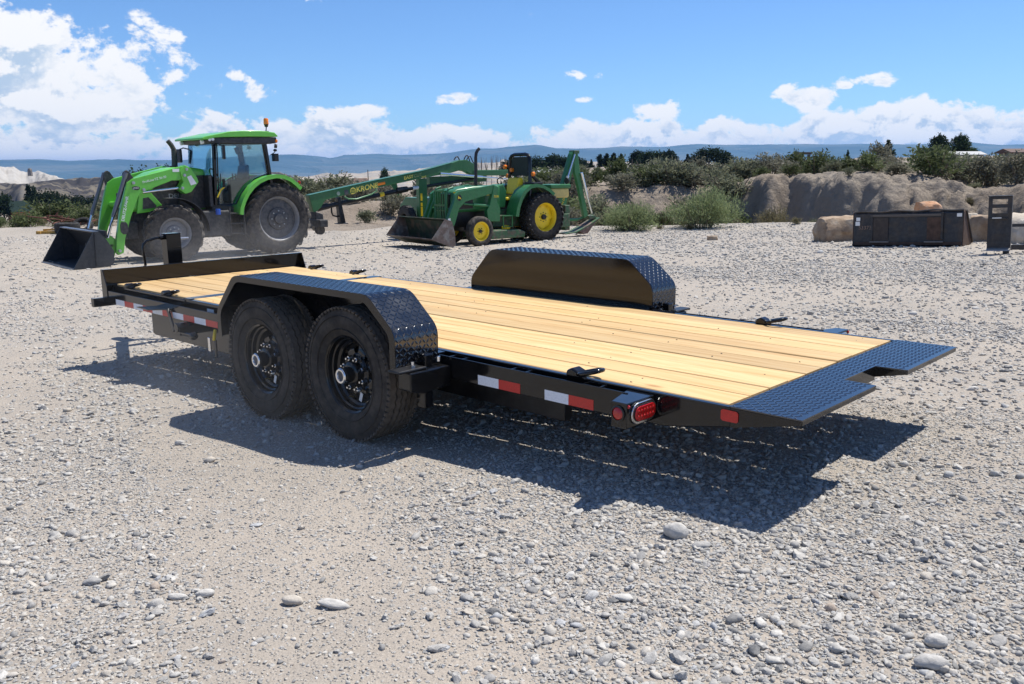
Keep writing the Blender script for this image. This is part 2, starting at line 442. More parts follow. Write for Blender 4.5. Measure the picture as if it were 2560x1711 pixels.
def height(x, y):
    x = np.asarray(x, float); y = np.asarray(y, float)
    r, th = polar(x, y); px = px_of(th)
    base = yard_z(x)
    base = base+(fbm(x*.55, y*.55, 3)-.5)*.05*np.clip((r-5)/10, .15, 1)+(fbm(x*2.3, y*2.3, 3)-.5)*.022
    front = np.abs(th) < 1.25
    re = edge_r(px)+(fbm(x*.22+9, y*.22, 3)-.5)*2.2
    d = r-re
    zedge = yard_z(CAM.x+(x-CAM.x)*re/np.maximum(r, 1e-3))
    bank = np.interp(px, *T_BANK)
    gul = fbm(th*22+3, r*.10+5, 3)                     # gullies across the face
    gul2 = fbm(th*70+31, r*.2, 3)
    dc = 8.6+bank*((gul-.5)*4.6+(gul2-.5)*.6)+(1-bank)*3.4
    rc = re+dc
    yc = np.interp(px, *T_YC)
    zc = CAM.z-(yc-424)/FPX*(edge_r(px)+8.6+(1-bank)*3.4)
    lip = .13*np.exp(-((d+.4)/1.1)**2)*(.4+1.2*fbm(x*.6, y*.6+40, 2))
    dip = -.55*bank-.12
    db = dc-3.4*(1-bank)-bank*(1.5+.9*gul2)
    # profile over d: edge(0) -> dip (3) -> foot (db) -> crest (dc)
    k1 = np.clip(d/3., 0, 1); k1 = k1*k1*(3-2*k1)
    k2 = np.clip((d-db)/np.maximum(dc-db, .6), 0, 1); ks = k2*k2*(3-2*k2); k2 = bank*(1-(1-k2)**1.7)+(1-bank)*ks
    zmid = zedge+dip*k1
    z = zmid+(zc-zmid)*k2+lip
    # beyond the crest
    wl = np.clip((700-px)/500, 0, 1); wr = np.clip((px-1150)/350, 0, 1); wm = np.clip(1-wl-wr, 0, 1)
    lr = np.log(np.maximum(r, 1))
    nodes = np.log([75, 200, 600, 2000, 12000, 40000])
    def far(vals): return np.interp(lr, nodes, vals)
    lt = far([-4.5, -11, -22, -45, -60, -60]); md = far([-.6, -3, -9, -38, -60, -60]); rt = far([CAM.z-.75, CAM.z+.2, CAM.z-2, -30, -60, -60])+np.clip((px-1950)/250, 0, 1)*np.clip((r-60)/100, 0, 1)*np.clip((900-r)/500, 0, 1)*1.4
    zf = lt*wl+md*wm+rt*wr
    kk = np.clip((r-rc)/np.maximum(75-rc, 5), 0, 1); kk = kk*kk*(3-2*kk)
    zb = z*(1-kk)+zf*kk
    hum = (fbm(x*.16+70, y*.16, 4)-.5)*1.3*np.clip((d-dc)/10, 0, 1)*np.clip(300/np.maximum(r, 1), 0, 1)
    rough = (fbm(x*1.1, y*1.1, 4)-.5)*.22*np.clip(d/4, 0, 1)*np.clip(80/np.maximum(r, 1), 0, 1)
    fine = (fbm(x*3.1, y*3.1, 4, .62)-.5)*.5*bank*np.clip(d/4, 0, 1)*np.clip((dc+4-d)/4, 0, 1)
    crk = -.55*np.clip(.10-np.abs(fbm(th*38+3, r*.35+8, 3)-.5), 0, .1)/.1*bank*np.clip((d-db+1)/1, 0, 1)*np.clip((dc+1.2-d)/1.2, 0, 1)
    fine = fine+crk*.4-.24*np.abs(fbm(x*1.7+5, y*1.7, 4, .6)-.5)*2*bank*np.clip(d/4, 0, 1)*np.clip((dc+3-d)/3, 0, 1)
    zz = np.where(d > dc, zb, z)+hum+rough+fine
    w = np.clip((d+2)/2, 0, 1)
    return np.where(front & (d > -2), base*(1-w)+(zz)*w, np.where(front, base, base-np.clip((r-45)/200, 0, 1)*8))
def H(x, y): return float(height(np.array([x]), np.array([y]))[0])
def gravel_field(x, y):
    a = fbm(x*.42+3, y*.42+8, 4, .55); b = fbm((y*.93+x*.37)*1.1, (x*.93-y*.37)*.16+40, 3)
    g = np.clip((a*.52+b*.48-.43)/.16, 0, 1)
    r, th = polar(x, y); px = px_of(th)
    g = np.clip(g+np.clip((px-1450)/1300, -.4, .4), 0, 1)
    g = np.maximum(g, np.clip((r-9)/8, 0, 1)*.35)
    # worn, dusty strip in front of the wheels
    return g
def ground_mat():
    m = bpy.data.materials.new('gravel_ground'); m.use_nodes = True; t = NT(m.node_tree); p = t.n['Principled BSDF']
    pos = t.new('ShaderNodeNewGeometry').outputs['Position']
    at = t.new('ShaderNodeAttribute', attribute_name='gravel').outputs['Fac']
    zn = t.new('ShaderNodeAttribute', attribute_name='beyond').outputs['Fac']
    n1 = t.noise(pos, 3.2, 6, .65); n2 = t.noise(pos, .35, 4, .6); n3 = t.noise(pos, 60, 5, .75)
    dirt = t.mix(t.mr(n2, .35, .65), (.365, .328, .288), (.425, .378, .328))
    dirt = t.mix(t.mr(n1, .4, .7, 0, .5), dirt, (.33, .30, .27))
    vd = t.voro(pos, 34); vcol = t.voro(pos, 34, 'Color'); vd2 = t.voro(pos, 75); v2c = t.voro(pos, 75, 'Color')
    vr = t.sep(vcol)[0]; vr2 = t.sep(v2c)[1]
    st = t.ramp(vr, [(0, (.26, .255, .25)), (.3, (.37, .365, .355)), (.6, (.45, .44, .425)), (.85, (.52, .51, .49)), (1, (.46, .40, .34))])
    st2 = t.ramp(vr2, [(0, (.24, .23, .22)), (.4, (.37, .355, .335)), (.8, (.49, .475, .45)), (1, (.50, .44, .37))])
    k2 = t.math('MULTIPLY', t.mr(vd2, .5, .36), t.math('GREATER_THAN', t.sep(v2c)[0], .35))
    c = t.mix(t.math('MULTIPLY', k2, t.math('ADD', .45, t.math('MULTIPLY', at, .45))), dirt, st2)
    k1 = t.math('MULTIPLY', t.mr(vd, .48, .36), t.math('LESS_THAN', t.sep(vcol)[2], t.math('ADD', .08, t.math('MULTIPLY', at, .85))))
    c = t.mix(k1, c, st)
    c = t.vm('MULTIPLY', c, (.97, .945, .90))
    c = t.vm('SCALE', c, scale=t.mr(t.noise(pos, 120, 3, .7), .3, .7, .82, 1.16, 'LINEAR'))
    # clay of the bank and the scrub land
    cl = t.mix(t.mr(t.noise(pos, .5, 5, .6), .35, .65), (.25, .202, .155), (.32, .265, .21))
    cl = t.mix(t.mr(t.noise(pos, 2.5, 5, .7), .5, .75, 0, .55), cl, (.13, .108, .088))
    pale = t.mr(t.noise(pos, .12, 3, .6), .45, .6)
    cl = t.mix(t.math('MULTIPLY', pale, .45), cl, (.33, .295, .25))
    c = t.mix(zn, c, cl)
    t.put(p.inputs['Base Color'], c); p.inputs['Roughness'].default_value = .95; p.inputs['Specular IOR Level'].default_value = .15
    h = t.math('ADD', t.math('MULTIPLY', t.mr(vd, .5, .1), t.math('MULTIPLY', k1, 1.0)), t.math('ADD', t.math('MULTIPLY', t.mr(vd2, .5, .1), t.math('MULTIPLY', k2, .45)), t.math('MULTIPLY', n3, .8)))
    h = t.math('MULTIPLY', h, t.math('SUBTRACT', 1, zn))
    h = t.math('ADD', h, t.math('MULTIPLY', t.math('MULTIPLY', t.noise(pos, 6, 7, .72), zn), 16))
    t.put(p.inputs['Normal'], t.bump(h, .9, .012))
    return m
def build_ground():
    fine = np.linspace(-.72, .72, 500); lo = np.linspace(-math.pi, -.72, 40)[:-1]; hi = np.linspace(.72, math.pi, 40)[1:-1]
    th = np.concatenate([lo, fine, hi]); nt = len(th)
    rr = np.concatenate([np.linspace(.25, 12, 95), np.linspace(12, 24, 46)[1:], np.linspace(24, 33, 50)[1:], np.linspace(33, 44, 150)[1:], np.linspace(44, 48, 12)[1:], np.geomspace(48, 120, 45)[1:], np.geomspace(120, 36000, 46)[1:]])
    nr = len(rr)
    A, Rr = np.meshgrid(th, rr)
    X = CAM.x+Rr*(np.sin(A)*math.cos(YAW)-np.cos(A)*math.sin(YAW)); Y = CAM.y+Rr*(np.sin(A)*math.sin(YAW)+np.cos(A)*math.cos(YAW))
    Z = height(X, Y)
    v = np.stack([X, Y, Z], -1).reshape(-1, 3)
    v = np.concatenate([v, [[CAM.x, CAM.y, H(CAM.x, CAM.y)]]])
    i = np.arange(nr-1)[:, None]*nt; j = np.arange(nt)[None, :]; j2 = (j+1) % nt
    q = np.stack([i+j, i+nt+j, i+nt+j2, i+j2], -1).reshape(-1, 4)[:, ::-1]
    faces = [tuple(a) for a in q.tolist()]+[(len(v)-1, a, (a+1) % nt) for a in range(nt)]
    me = bpy.data.meshes.new('ground'); me.from_pydata(v.tolist(), [], faces)
    g = me.attributes.new('gravel', 'FLOAT', 'POINT'); g.data.foreach_set('value', gravel_field(v[:, 0], v[:, 1]).astype(np.float32))
    r, a = polar(v[:, 0], v[:, 1]); d = r-edge_r(px_of(a))-(fbm(v[:, 0]*.22+9, v[:, 1]*.22, 3)-.5)*2.2
    z = np.where(np.abs(a) < 1.25, np.clip((d+.5)/2.5+(fbm(v[:, 0]*.9, v[:, 1]*.9, 3)-.5)*.8, 0, 1), 0)
    b = me.attributes.new('beyond', 'FLOAT', 'POINT'); b.data.foreach_set('value', z.astype(np.float32))
    me.shade_smooth(); me.materials.append(ground_mat())
    o = bpy.data.objects.new('ground', me); COL.objects.link(o); struct(o); return o
build_ground()

# ------------------------------------------------------------------ loose gravel (instanced stones)
def stone_mat(name, light=1.0):
    m = bpy.data.materials.new(name); m.use_nodes = True; t = NT(m.node_tree); p = t.n['Principled BSDF']
    oi = t.new('ShaderNodeObjectInfo').outputs['Random']; obj = t.new('ShaderNodeTexCoord').outputs['Object']
    c = t.ramp(oi, [(0, (.22, .22, .22)), (.12, (.34, .335, .33)), (.4, (.43, .42, .405)), (.62, (.49, .48, .46)), (.8, (.45, .415, .37)), (.9, (.56, .545, .52)), (.97, (.37, .385, .41)), (1, (.44, .37, .31))])
    n = t.noise(t.vm('ADD', obj, t.vm('SCALE', (31, 17, 9), scale=oi)), 2.2, 5, .65)
    c = t.vm('SCALE', c, scale=t.mr(n, .3, .7, .78*light, 1.18*light, 'LINEAR'))
    c = t.vm('MULTIPLY', c, (.97, .94, .89))
    t.put(p.inputs['Base Color'], c); p.inputs['Roughness'].default_value = .85; p.inputs['Specular IOR Level'].default_value = .25
    t.put(p.inputs['Normal'], t.bump(t.noise(obj, 5, 4, .7), .25, .1))
    return m
M_STONE = stone_mat('river_gravel')
def pebble_mesh(name, sub, nz, flat, sc, sharp=False):
    bm = bmesh.new(); bmesh.ops.create_icosphere(bm, subdivisions=sub, radius=1)
    off = Vector((random.random()*90, random.random()*90, random.random()*90))
    for v in bm.verts:
        d = v.co.normalized(); k = 1+nz*mnoise.noise(d*sc+off)+nz*.45*mnoise.noise(d*sc*2.3+off)
        v.co = Vector((d.x*k, d.y*k*(.72+.25*random.random()*0+.1), d.z*k*flat))
    me = bpy.data.meshes.new(name); bm.to_mesh(me); bm.free(); me.shade_smooth()
    if sharp: me.set_sharp_from_angle(angle=R(28))
    me.materials.append(M_STONE); return me
def build_gravel():
    coll = bpy.data.collections.new('gravel_shapes')
    specs = [(2, .36, .6, 1.3, False), (2, .5, .5, 1.7, True), (2, .5, .7, 1.3, True), (2, .28, .78, 1.3, False), (2, .5, .55, 1.6, True), (2, .35, .42, 1.0, False), (2, .55, .65, 1.4, True), (1, .4, .6, 1.2, False)]
    for i, sp in enumerate(specs):
        o = bpy.data.objects.new('pebble', pebble_mesh('pebble', *sp)); coll.objects.link(o)
    P = []; S = []
    def band(r0, r1, per_m2, med, sig, lo, hi, gmin, spread=.72):
        n = int(.5*2*spread*(r1*r1-r0*r0)*per_m2)
        r = np.sqrt(rng.uniform(r0*r0, r1*r1, n)); a = rng.uniform(-spread, spread, n)
        x = CAM.x+r*(np.sin(a)*math.cos(YAW)-np.cos(a)*math.sin(YAW)); y = CAM.y+r*(np.sin(a)*math.sin(YAW)+np.cos(a)*math.cos(YAW))
        keep = rng.random(n) < gmin+(1-gmin)*gravel_field(x, y)**1.3
        rr, aa = polar(x, y); keep &= rr < edge_r(px_of(aa))-.3
        x = x[keep]; y = y[keep]; s = np.clip(np.exp(rng.normal(math.log(med), sig, len(x))), lo, hi)
        P.append(np.stack([x, y], -1)); S.append(s)
    band(1.1, 5.0, 2000, .0073, .45, .004, .023, .07)
    band(1.1, 5.6, 5600, .0041, .32, .0025, .0075, .34)
    band(5.0, 9.0, 1150, .0092, .42, .005, .032, .08)
    band(9.0, 16, 380, .0122, .38, .007, .04, .08)
    band(16, 34, 75, .018, .38, .011, .06, .15)
    xy = np.concatenate(P); s = np.concatenate(S); n = len(s)
    z = height(xy[:, 0], xy[:, 1])
    ax = np.stack([s*rng.uniform(.85, 1.45, n), s*rng.uniform(.75, 1.15, n), s*rng.uniform(.75, 1.1, n)], -1)
    v = np.stack([xy[:, 0], xy[:, 1], z+ax[:, 2]*.22], -1)
    rot = np.stack([rng.normal(0, .28, n), rng.normal(0, .28, n), rng.uniform(0, 6.283, n)], -1)
    me = bpy.data.meshes.new('loose_gravel'); me.vertices.add(n); me.vertices.foreach_set('co', v.ravel().astype(np.float32))
    for nm, ty, dat in (('rot', 'FLOAT_VECTOR', rot), ('scl', 'FLOAT_VECTOR', ax)):
        a = me.attributes.new(nm, ty, 'POINT'); a.data.foreach_set('vector', dat.ravel().astype(np.float32))
    a = me.attributes.new('idx', 'INT', 'POINT'); a.data.foreach_set('value', rng.integers(0, len(specs), n).astype(np.int32))
    o = bpy.data.objects.new('loose_gravel', me); COL.objects.link(o)
    tag(o, 'loose grey and tan river gravel lying all over the yard', 'gravel', kind='stuff')
    ng = bpy.data.node_groups.new('scatter_gravel', 'GeometryNodeTree')
    ng.interface.new_socket('Geometry', in_out='INPUT', socket_type='NodeSocketGeometry'); ng.interface.new_socket('Geometry', in_out='OUTPUT', socket_type='NodeSocketGeometry')
    N = ng.nodes; L = ng.links
    gi = N.new('NodeGroupInput'); go = N.new('NodeGroupOutput'); ip = N.new('GeometryNodeInstanceOnPoints'); ci = N.new('GeometryNodeCollectionInfo')
    ci.inputs['Collection'].default_value = coll; ci.inputs['Separate Children'].default_value = True; ci.inputs['Reset Children'].default_value = True
    ip.inputs['Pick Instance'].default_value = True
    def attr(nm, ty):
        q = N.new('GeometryNodeInputNamedAttribute'); q.data_type = ty; q.inputs['Name'].default_value = nm; return q.outputs['Attribute']
    L.new(gi.outputs[0], ip.inputs['Points']); L.new(ci.outputs[0], ip.inputs['Instance']); L.new(attr('idx', 'INT'), ip.inputs['Instance Index'])
    L.new(attr('rot', 'FLOAT_VECTOR'), ip.inputs['Rotation']); L.new(attr('scl', 'FLOAT_VECTOR'), ip.inputs['Scale']); L.new(ip.outputs[0], go.inputs[0])
    md = o.modifiers.new('scatter', 'NODES'); md.node_group = ng
    print('gravel stones', n)
build_gravel()

# single stones that stand out in the gravel
STONES = [((1691, 1345), .046, (1, .95, .86), 'round pale grey stone alone on the bare dirt below the trailer tail', .5),
          ((1752, 1374), .030, (1.3, .8, .55), 'flat grey stone just right of the round pale stone', .2),
          ((733, 1510), .029, (1.2, .9, .72), 'smooth oval tan stone in the left foreground', .8),
          ((834, 1518), .036, (1.45, .75, .5), 'long flat grey stone beside the oval tan stone', .5),
          ((515, 1494), .024, (1.3, .9, .7), 'squarish light stone left of the oval tan stone', .5),
          ((442, 1500), .024, (1.4, .8, .5), 'thin tilted pale stone at the far left of the row of foreground stones', .5),
          ((230, 1460), .026, (1.35, .8, .6), 'dark grey oval stone near the left edge of the foreground', .1),
          ((641, 1314), .024, (1.1, .9, .35), 'blue grey slate chip lying flat on the dirt', .96),
          ((525, 1156), .026, (1.1, .9, .75), 'tan stone on bare ground below the front trailer wheel', .8),
          ((450, 1112), .026, (1.15, .9, .7), 'grey stone on bare ground further from the wheels', .45),
          ((336, 1034), .028, (1.2, .9, .7), 'pale stone close to the left edge of the trailer shadow', .6),
          ((2340, 1612), .030, (1.1, .9, .75), 'rounded grey stone in the gravel at the lower right', .5),
          ((2328, 1668), .036, (1.25, 1, .7), 'large blocky grey stone at the lower right corner', .35),
          ((1560, 1500), .026, (1.3, .8, .5), 'pale flat stone in the gravel below the trailer tail', .6)]
def build_stones():
    for (px, py), s, sh, lab, tone in STONES:
        p = on_yard(px, py); me = pebble_mesh('stone', 3, .22 if 'round' in lab or 'oval' in lab else .34, .85, 1.1)
        m = stone_mat('stone_surface', 1.1)
        for n in m.node_tree.nodes:
            if n.type == 'OBJECT_INFO':
                for l in list(n.outputs['Random'].links):
                    vl = m.node_tree.nodes.new('ShaderNodeValue'); vl.outputs[0].default_value = tone; m.node_tree.links.new(vl.outputs[0], l.to_socket)
        me.materials.clear(); me.materials.append(m)
        o = bpy.data.objects.new('stone', me); COL.objects.link(o); z = H(p.x, p.y)
        o.scale = (s*sh[0], s*sh[1], s*sh[2]); o.location = (p.x, p.y, z+s*sh[2]*.6); o.rotation_euler = (.1*random.uniform(-1, 1), .1*random.uniform(-1, 1), YAW+random.uniform(-.3, .3))
        tag(o, lab, 'stone', 'larger stones lying on the gravel')
build_stones()
# ================================================================== tilt-deck trailer (deck top is z = 0 in the trailer's own frame)
DW = 1.827
TR = thing('flatbed_trailer', 'black tandem axle tilt trailer with yellow pine plank deck', 'trailer', (-2.45, DW/2, 0))
PINV[TR.name] = Matrix.Translation((2.45, -DW/2, GZ))
def gd(x): return float(yard_z(x))-GZ           # ground in deck frame
def tyre_profile(Rr, wd, bead):
    h = wd/2; p = []
    p += [(bead, -h*.62), (bead+.012, -h*.80), (bead+(Rr-bead)*.30, -h*.97), (bead+(Rr-bead)*.55, -h*1.0), (bead+(Rr-bead)*.80, -h*.95), (Rr*.972, -h*.86), (Rr*.985, -h*.80)]
    gr = []
    tw = h*.76; ng = 4; rib = 2*tw/(ng+1)
    for k in range(ng+1):
        a = -tw+k*rib; b = a+rib; gw = rib*.17
        cr = lambda t: Rr-.010*(t/tw)**2
        lo = a+(gw if k else 0); hi = b-(gw if k < ng else 0)
        gr += [(cr(lo), lo), (cr((lo+hi)/2), (lo+hi)/2), (cr(hi), hi)]
        if k < ng: gr += [(cr(hi)-.015, hi+.001), (cr(hi)-.015, b+gw-.001)]
    p += gr
    p += [(a, -b) for a, b in reversed(p[:7])]
    return p
def make_trailer_wheel():
    w = holder('wheel', TR)
    Rr, wd, bead = .3875, .235, .213
    prof = tyre_profile(Rr, wd, bead)
    n0 = 7; n1 = len(prof)-7
    wob = lambda j, i: (.0042*(1 if i % 2 else -1) if n0 < j < n1-1 else 0)
    MB().lathe(prof, n=96, wob=wob).build('tyre', M_RUB, w, smooth=30)
    # shoulder notches: short raised blocks along both shoulders
    b = MB()
    for i in range(72):
        a = 2*math.pi*i/72
        for sgn in (-1, 1):
            c = Vector((math.cos(a)*Rr*.973, sgn*wd*.452, math.sin(a)*Rr*.973)); m = Matrix.Rotation(-a, 3, 'Y')
            b.obox(c, (.018, .016, .0195), m @ Matrix.Rotation(sgn*.35, 3, 'Z'))
    b.build('tread_blocks', M_RUB, w)['kind'] = 'stuff'
    # embossed ring lines on the sidewall
    b = MB()
    for rr in (.262, .335): b.lathe([(rr-.0025, -.112), (rr, -.1195), (rr+.0025, -.112)], n=64)
    b.build('sidewall_ring', M_RUB, w, smooth=60)
    # steel rim seen from outside (-y)
    prof = [(.213, -.088), (.222, -.094), (.2225, -.086), (.211, -.079), (.205, -.055), (.196, -.05), (.190, -.028), (.176, -.02), (.172, .0), (.170, .02)]
    r = MB().lathe(prof, n=48); r.lathe([(.17, .02), (.2, .06), (.21, .09)], n=32)
    rim = r.build('rim', M_BLACK, w, smooth=40)
    # disc with eight round vents
    d = MB(); ri, ro, rh, rc = .098, .170, .0225, .136
    ys = lambda rr: -.012-.020*max(0, 1-abs((rr-.125)/.045)**2)
    for k in range(8):
        a0 = 2*math.pi*k/8; A = math.pi/8; ring = []; outr = []
        bd = [(ri, -A), (ri, -A/2), (ri, 0), (ri, A/2), (ri, A), (rc, A), (ro, A), (ro, A/2), (ro, 0), (ro, -A/2), (ro, -A), (rc, -A)]
        for rr, aa in bd:
            p = Vector((rr*math.cos(aa), rr*math.sin(aa))); q = p-Vector((rc, 0)); q.normalize(); ring.append(Vector((rc, 0))+q*rh); outr.append(p)
        rot = lambda p: (p.x*math.cos(a0)-p.y*math.sin(a0), p.x*math.sin(a0)+p.y*math.cos(a0))
        v = []
        for p in outr: x, z = rot(p); v.append((x, ys(p.length), z))
        for p in ring: x, z = rot(p); v.append((x, ys(p.length)+.002, z))
        for p in ring: x, z = rot(p); v.append((x, ys(p.length)+.022, z))
        f = [(i, (i+1) % 12, 12+(i+1) % 12, 12+i) for i in range(12)]+[(12+i, 12+(i+1) % 12, 24+(i+1) % 12, 24+i) for i in range(12)]
        d.add(v, f)
    d.lathe([(.098, ys(.098)), (.085, -.036), (.06, -.04), (.0, -.04)], n=32)
    d.build('wheel_disc', M_BLACK, w, smooth=35)
    hb = MB().lathe([(.072, -.03), (.070, -.075), (.060, -.082), (.045, -.084), (.045, -.125), (.040, -.132), (0, -.132)], n=28); hb.build('hub', M_BLACK, w, smooth=35)
    MB().lathe([(.040, -.122), (.046, -.128), (.046, -.142), (.040, -.148), (.030, -.147), (.027, -.138)], n=28).build('hub_cap_ring', M_CHROME, w, smooth=35)
    MB().lathe([(.028, -.139), (0, -.139)], n=20).build('hub_cap', mat('blue_hub_plug', (.03, .035, .05), .4), w)
    nut = None
    for k in range(8):
        a = 2*math.pi*(k+.5)/8; c = (math.cos(a)*.090, -.034, math.sin(a)*.090)
        if nut is None:
            nut = MB().cyl((0, 0, 0), (0, -.028, 0), .0155, .0135, 6).cyl((0, -.026, 0), (0, -.045, 0), .008, .006, 8).build('lug_nut', M_CHROME, w)
            nut.location = c
        else: dup_child(nut, w, c)
    MB().box(-.012, .012, -.0365, -.034, -.026, .026).xf(Matrix.Translation((.035, 0, -.135)) @ Matrix.Rotation(.35, 4, 'Y')).build('wheel_sticker', M_STICK, w)
    MB().cyl((0, 0, 0), (-.006, -.03, .006), .004, n=8).xf(Matrix.Translation((-.055, -.02, -.15))).build('valve_stem', mat('brass', (.6, .42, .16), .3, 1.0), w)
    return w
def treads(place, nu, nv, pitch, inside=None, h=.0016):
    """raised lozenges of checker plate; place(u, v) -> (point, u-axis, v-axis, normal)"""
    b = MB()
    for i in range(nu):
        for j in range(nv):
            u = (i+.5)*pitch; v = (j+.5)*pitch
            if inside and not inside(u, v): continue
            p, au, av, n = place(u, v); s = 1 if (i+j) % 2 else -1
            a = (au+av*s).normalized(); c = n.cross(a)
            L = pitch*.62; w = pitch*.19
            q = [p+a*L, p+a*L*.45+c*w, p-a*L*.45+c*w, p-a*L, p-a*L*.45-c*w, p+a*L*.45-c*w, p+a*L*.5+n*h, p-a*L*.5+n*h]
            b.add(q, [(0, 1, 6), (1, 2, 7, 6), (2, 3, 7), (3, 4, 7), (4, 5, 6, 7), (5, 0, 6)])
    return b
def build_trailer():
    AX = (-3.072, -2.174)
    # ---- wheels (near side shows its outside; far side turned round)
    w = make_trailer_wheel(); Rr = .3875
    spots = [(AX[0], -.275, 0, .2), (AX[1], -.275, 0, 1.1), (AX[0], DW+.275, math.pi, .5), (AX[1], DW+.275, math.pi, .9)]
    for i, (x, y, rz, sp) in enumerate(spots):
        o = w if i == 0 else dup_child(w, TR)
        o.location = (x, y, gd(x)+Rr-.006); o.rotation_euler = (0, sp if False else 0, rz)
        if i: o.matrix_parent_inverse = PINV[TR.name]
    for x in AX:
        b = MB().cyl((x, -.2, gd(x)+Rr), (x, DW+.2, gd(x)+Rr), .038, n=14)
        b.box(x-.05, x+.05, .18, .26, gd(x)+Rr-.05, gd(x)+Rr+.06).box(x-.05, x+.05, DW-.26, DW-.18, gd(x)+Rr-.05, gd(x)+Rr+.06)
        b.build('axle', M_BLACKM, TR, smooth=40)
    # ---- deck frame
    for y0, y1 in ((-.034, -.002), (DW+.002, DW+.034)):
        MB().prism([(-4.72, -.006), (-4.72, -.15), (-.30, -.15), (.02, -.09), (.02, -.004)], y0, y1).build('deck_side_rail', M_BLACK, TR, bevel=.004)
    for y0, y1 in ((-.036, -.003), (DW+.003, DW+.036)): MB().box(-6.10, -4.76, y0, y1, -.15, -.012).build('front_side_rail', M_BLACK, TR, bevel=.004)
    cm = None
    for x in list(np.linspace(-4.45, -.15, 12))+[-5.95, -5.55, -5.15, -4.82]:
        o = MB().box(-.03, .03, 0.0, DW, -.125, -.046).build('crossmember', M_BLACKM, TR) if cm is None else dup_child(cm, TR)
        o.matrix_parent_inverse = PINV[TR.name]; o.location = (x, 0, 0); cm = cm or o
    # sub-frame beams below the tilting deck and side panels ahead of the wheels
    for y in (.12, DW-.12-.06):
        MB().box(-5.3, -1.0, y, y+.06, -.30, -.152).build('subframe_beam', M_BLACKM, TR, bevel=.004)
    for y0, y1 in ((-.052, -.040), (DW+.040, DW+.052)):
        MB().prism([(-5.34, -.157), (-5.34, -.345), (-5.30, -.357), (-3.62, -.352), (-3.62, -.157)], y0, y1).build('side_panel', M_BLACK, TR, bevel=.003)
    # cushion cylinder across the underside
    MB().cyl((-4.9, .914, -.30), (-3.9, .914, -.27), .05, n=14).cyl((-3.9, .914, -.27), (-3.3, .914, -.25), .025, n=10).build('tilt_cylinder', M_BLACKM, TR, smooth=40)
    # ---- planks: ten in each run, small open joints
    pw = DW/10
    for run, (x0, x1) in enumerate(((-4.682, -.008), (-6.105, -4.798))):
        for k in range(10):
            gap = .0022+.0018*random.random()
            y0 = k*pw+gap; y1 = (k+1)*pw-gap*(1.7 if k % 2 else .8)
            zt = -.002+random.uniform(-.0022, .0018); bow = random.uniform(-.002, .002)
            m = MB(); nx = 9; xs = np.linspace(x0, x1, nx)
            for i in range(nx):
                zz = zt+bow*math.sin(math.pi*i/(nx-1)); e = .004
                jy = random.uniform(-.0008, .0008)
                m.v += [(xs[i], y0+jy, -.044), (xs[i], y0+jy, zz-e), (xs[i], y0+jy+e, zz), (xs[i], y1+jy-e, zz), (xs[i], y1+jy, zz-e), (xs[i], y1+jy-(.024 if k % 2 else .002), -.044)]  # alternate planks undercut along one edge so sun streaks reach the ground
            for i in range(nx-1):
                for j in range(6): m.f.append((i*6+j, i*6+(j+1) % 6, (i+1)*6+(j+1) % 6, (i+1)*6+j))
            m.f += [tuple(range(5, -1, -1)), tuple((nx-1)*6+j for j in range(6))]
            pl = m.build('plank', M_WOOD, TR)
            # screw heads over the crossmembers
            s = MB(); xm = np.linspace(-4.45, -.15, 12) if run == 0 else [-5.95, -5.15]
            for i, x in enumerate(xm):
                if random.random() < (.34 if run == 0 else .3):
                    for yy in ((y0+.04,) if random.random() < .6 else (y0+.04, y1-.04)):
                        s.cyl((x+random.uniform(-.012, .012), yy+random.uniform(-.012, .012), zt-.006), (x, yy, zt+bow+.0012), .0045, n=6)
            if s.v: s.build('screw_heads', mat('screw', (.12, .095, .06), .5, .3), pl)['kind'] = 'stuff'
    # steel angle across the deck where the tilting part begins
    MB().box(-4.795, -4.745, -.03, DW+.03, -.06, -.001).build('front_sill', M_BLACK, TR, bevel=.003)
    MB().box(-4.738, -4.686, -.0335, DW+.0335, -.06, -.0005).build('tilt_sill', M_BLACK, TR, bevel=.003)
    # ---- rub rails and stake pockets
    for side in (0, 1):
        def yy(a, c): return (a, c) if side == 0 else (DW-c, DW-a)
        for x0, x1, zt, zb in ((-1.70, -.45, -.010, -.128), (-6.13, -3.56, -.048, -.158)):
            b = MB(); b.box(x0, x1, *yy(-.107, -.099), zb, zt); b.build('rub_rail', M_BLACK, TR, bevel=.0025)
            b2 = MB().box(x0, x1, *yy(-.0985, -.0405), zb, zb+.008); b2.build('rail_shelf', M_BLACKM, TR)
        px_ = [(-1.58, -.012), (-1.125, -.012), (-.665, -.012), (-5.47, -.05), (-4.855, -.05)]
        for x, zt in px_:
            b = MB(); hw = .052
            for (a0, a1, c0, c1) in ((x-hw, x-hw+.006, -.0985, -.0365), (x+hw-.006, x+hw, -.0985, -.0365), (x-hw+.006, x+hw-.006, -.0985, -.0925), (x-hw+.006, x+hw-.006, -.0425, -.0365)):
                b.box(a0, a1, *yy(c0, c1), zt-.095, zt-.001)
            b.build('stake_pocket', M_BLACK, TR)
    # ---- front bulkhead
    b = MB(); b.box(-6.160, -6.152, -.106, DW+.106, -.16, .126).box(-6.160, -6.118, -.106, DW+.106, .1265, .1325).box(-6.1515, -6.108, -.106, DW+.106, -.011, -.005)
    b.build('bulkhead', M_BLACK, TR, bevel=.002)
    for y0, y1 in ((-.1135, -.1065), (DW+.1065, DW+.1135)):
        MB().prism([(-6.160, -.16), (-6.160, .132), (-6.118, .132), (-6.058, -.012), (-6.058, -.16)], y0, y1).build('bulkhead_gusset', M_BLACK, TR, bevel=.0015)
    MB().box(-6.09, -6.03, -.245, DW+.245, -.178, -.102).build('front_cross_tube', M_BLACK, TR, bevel=.004)
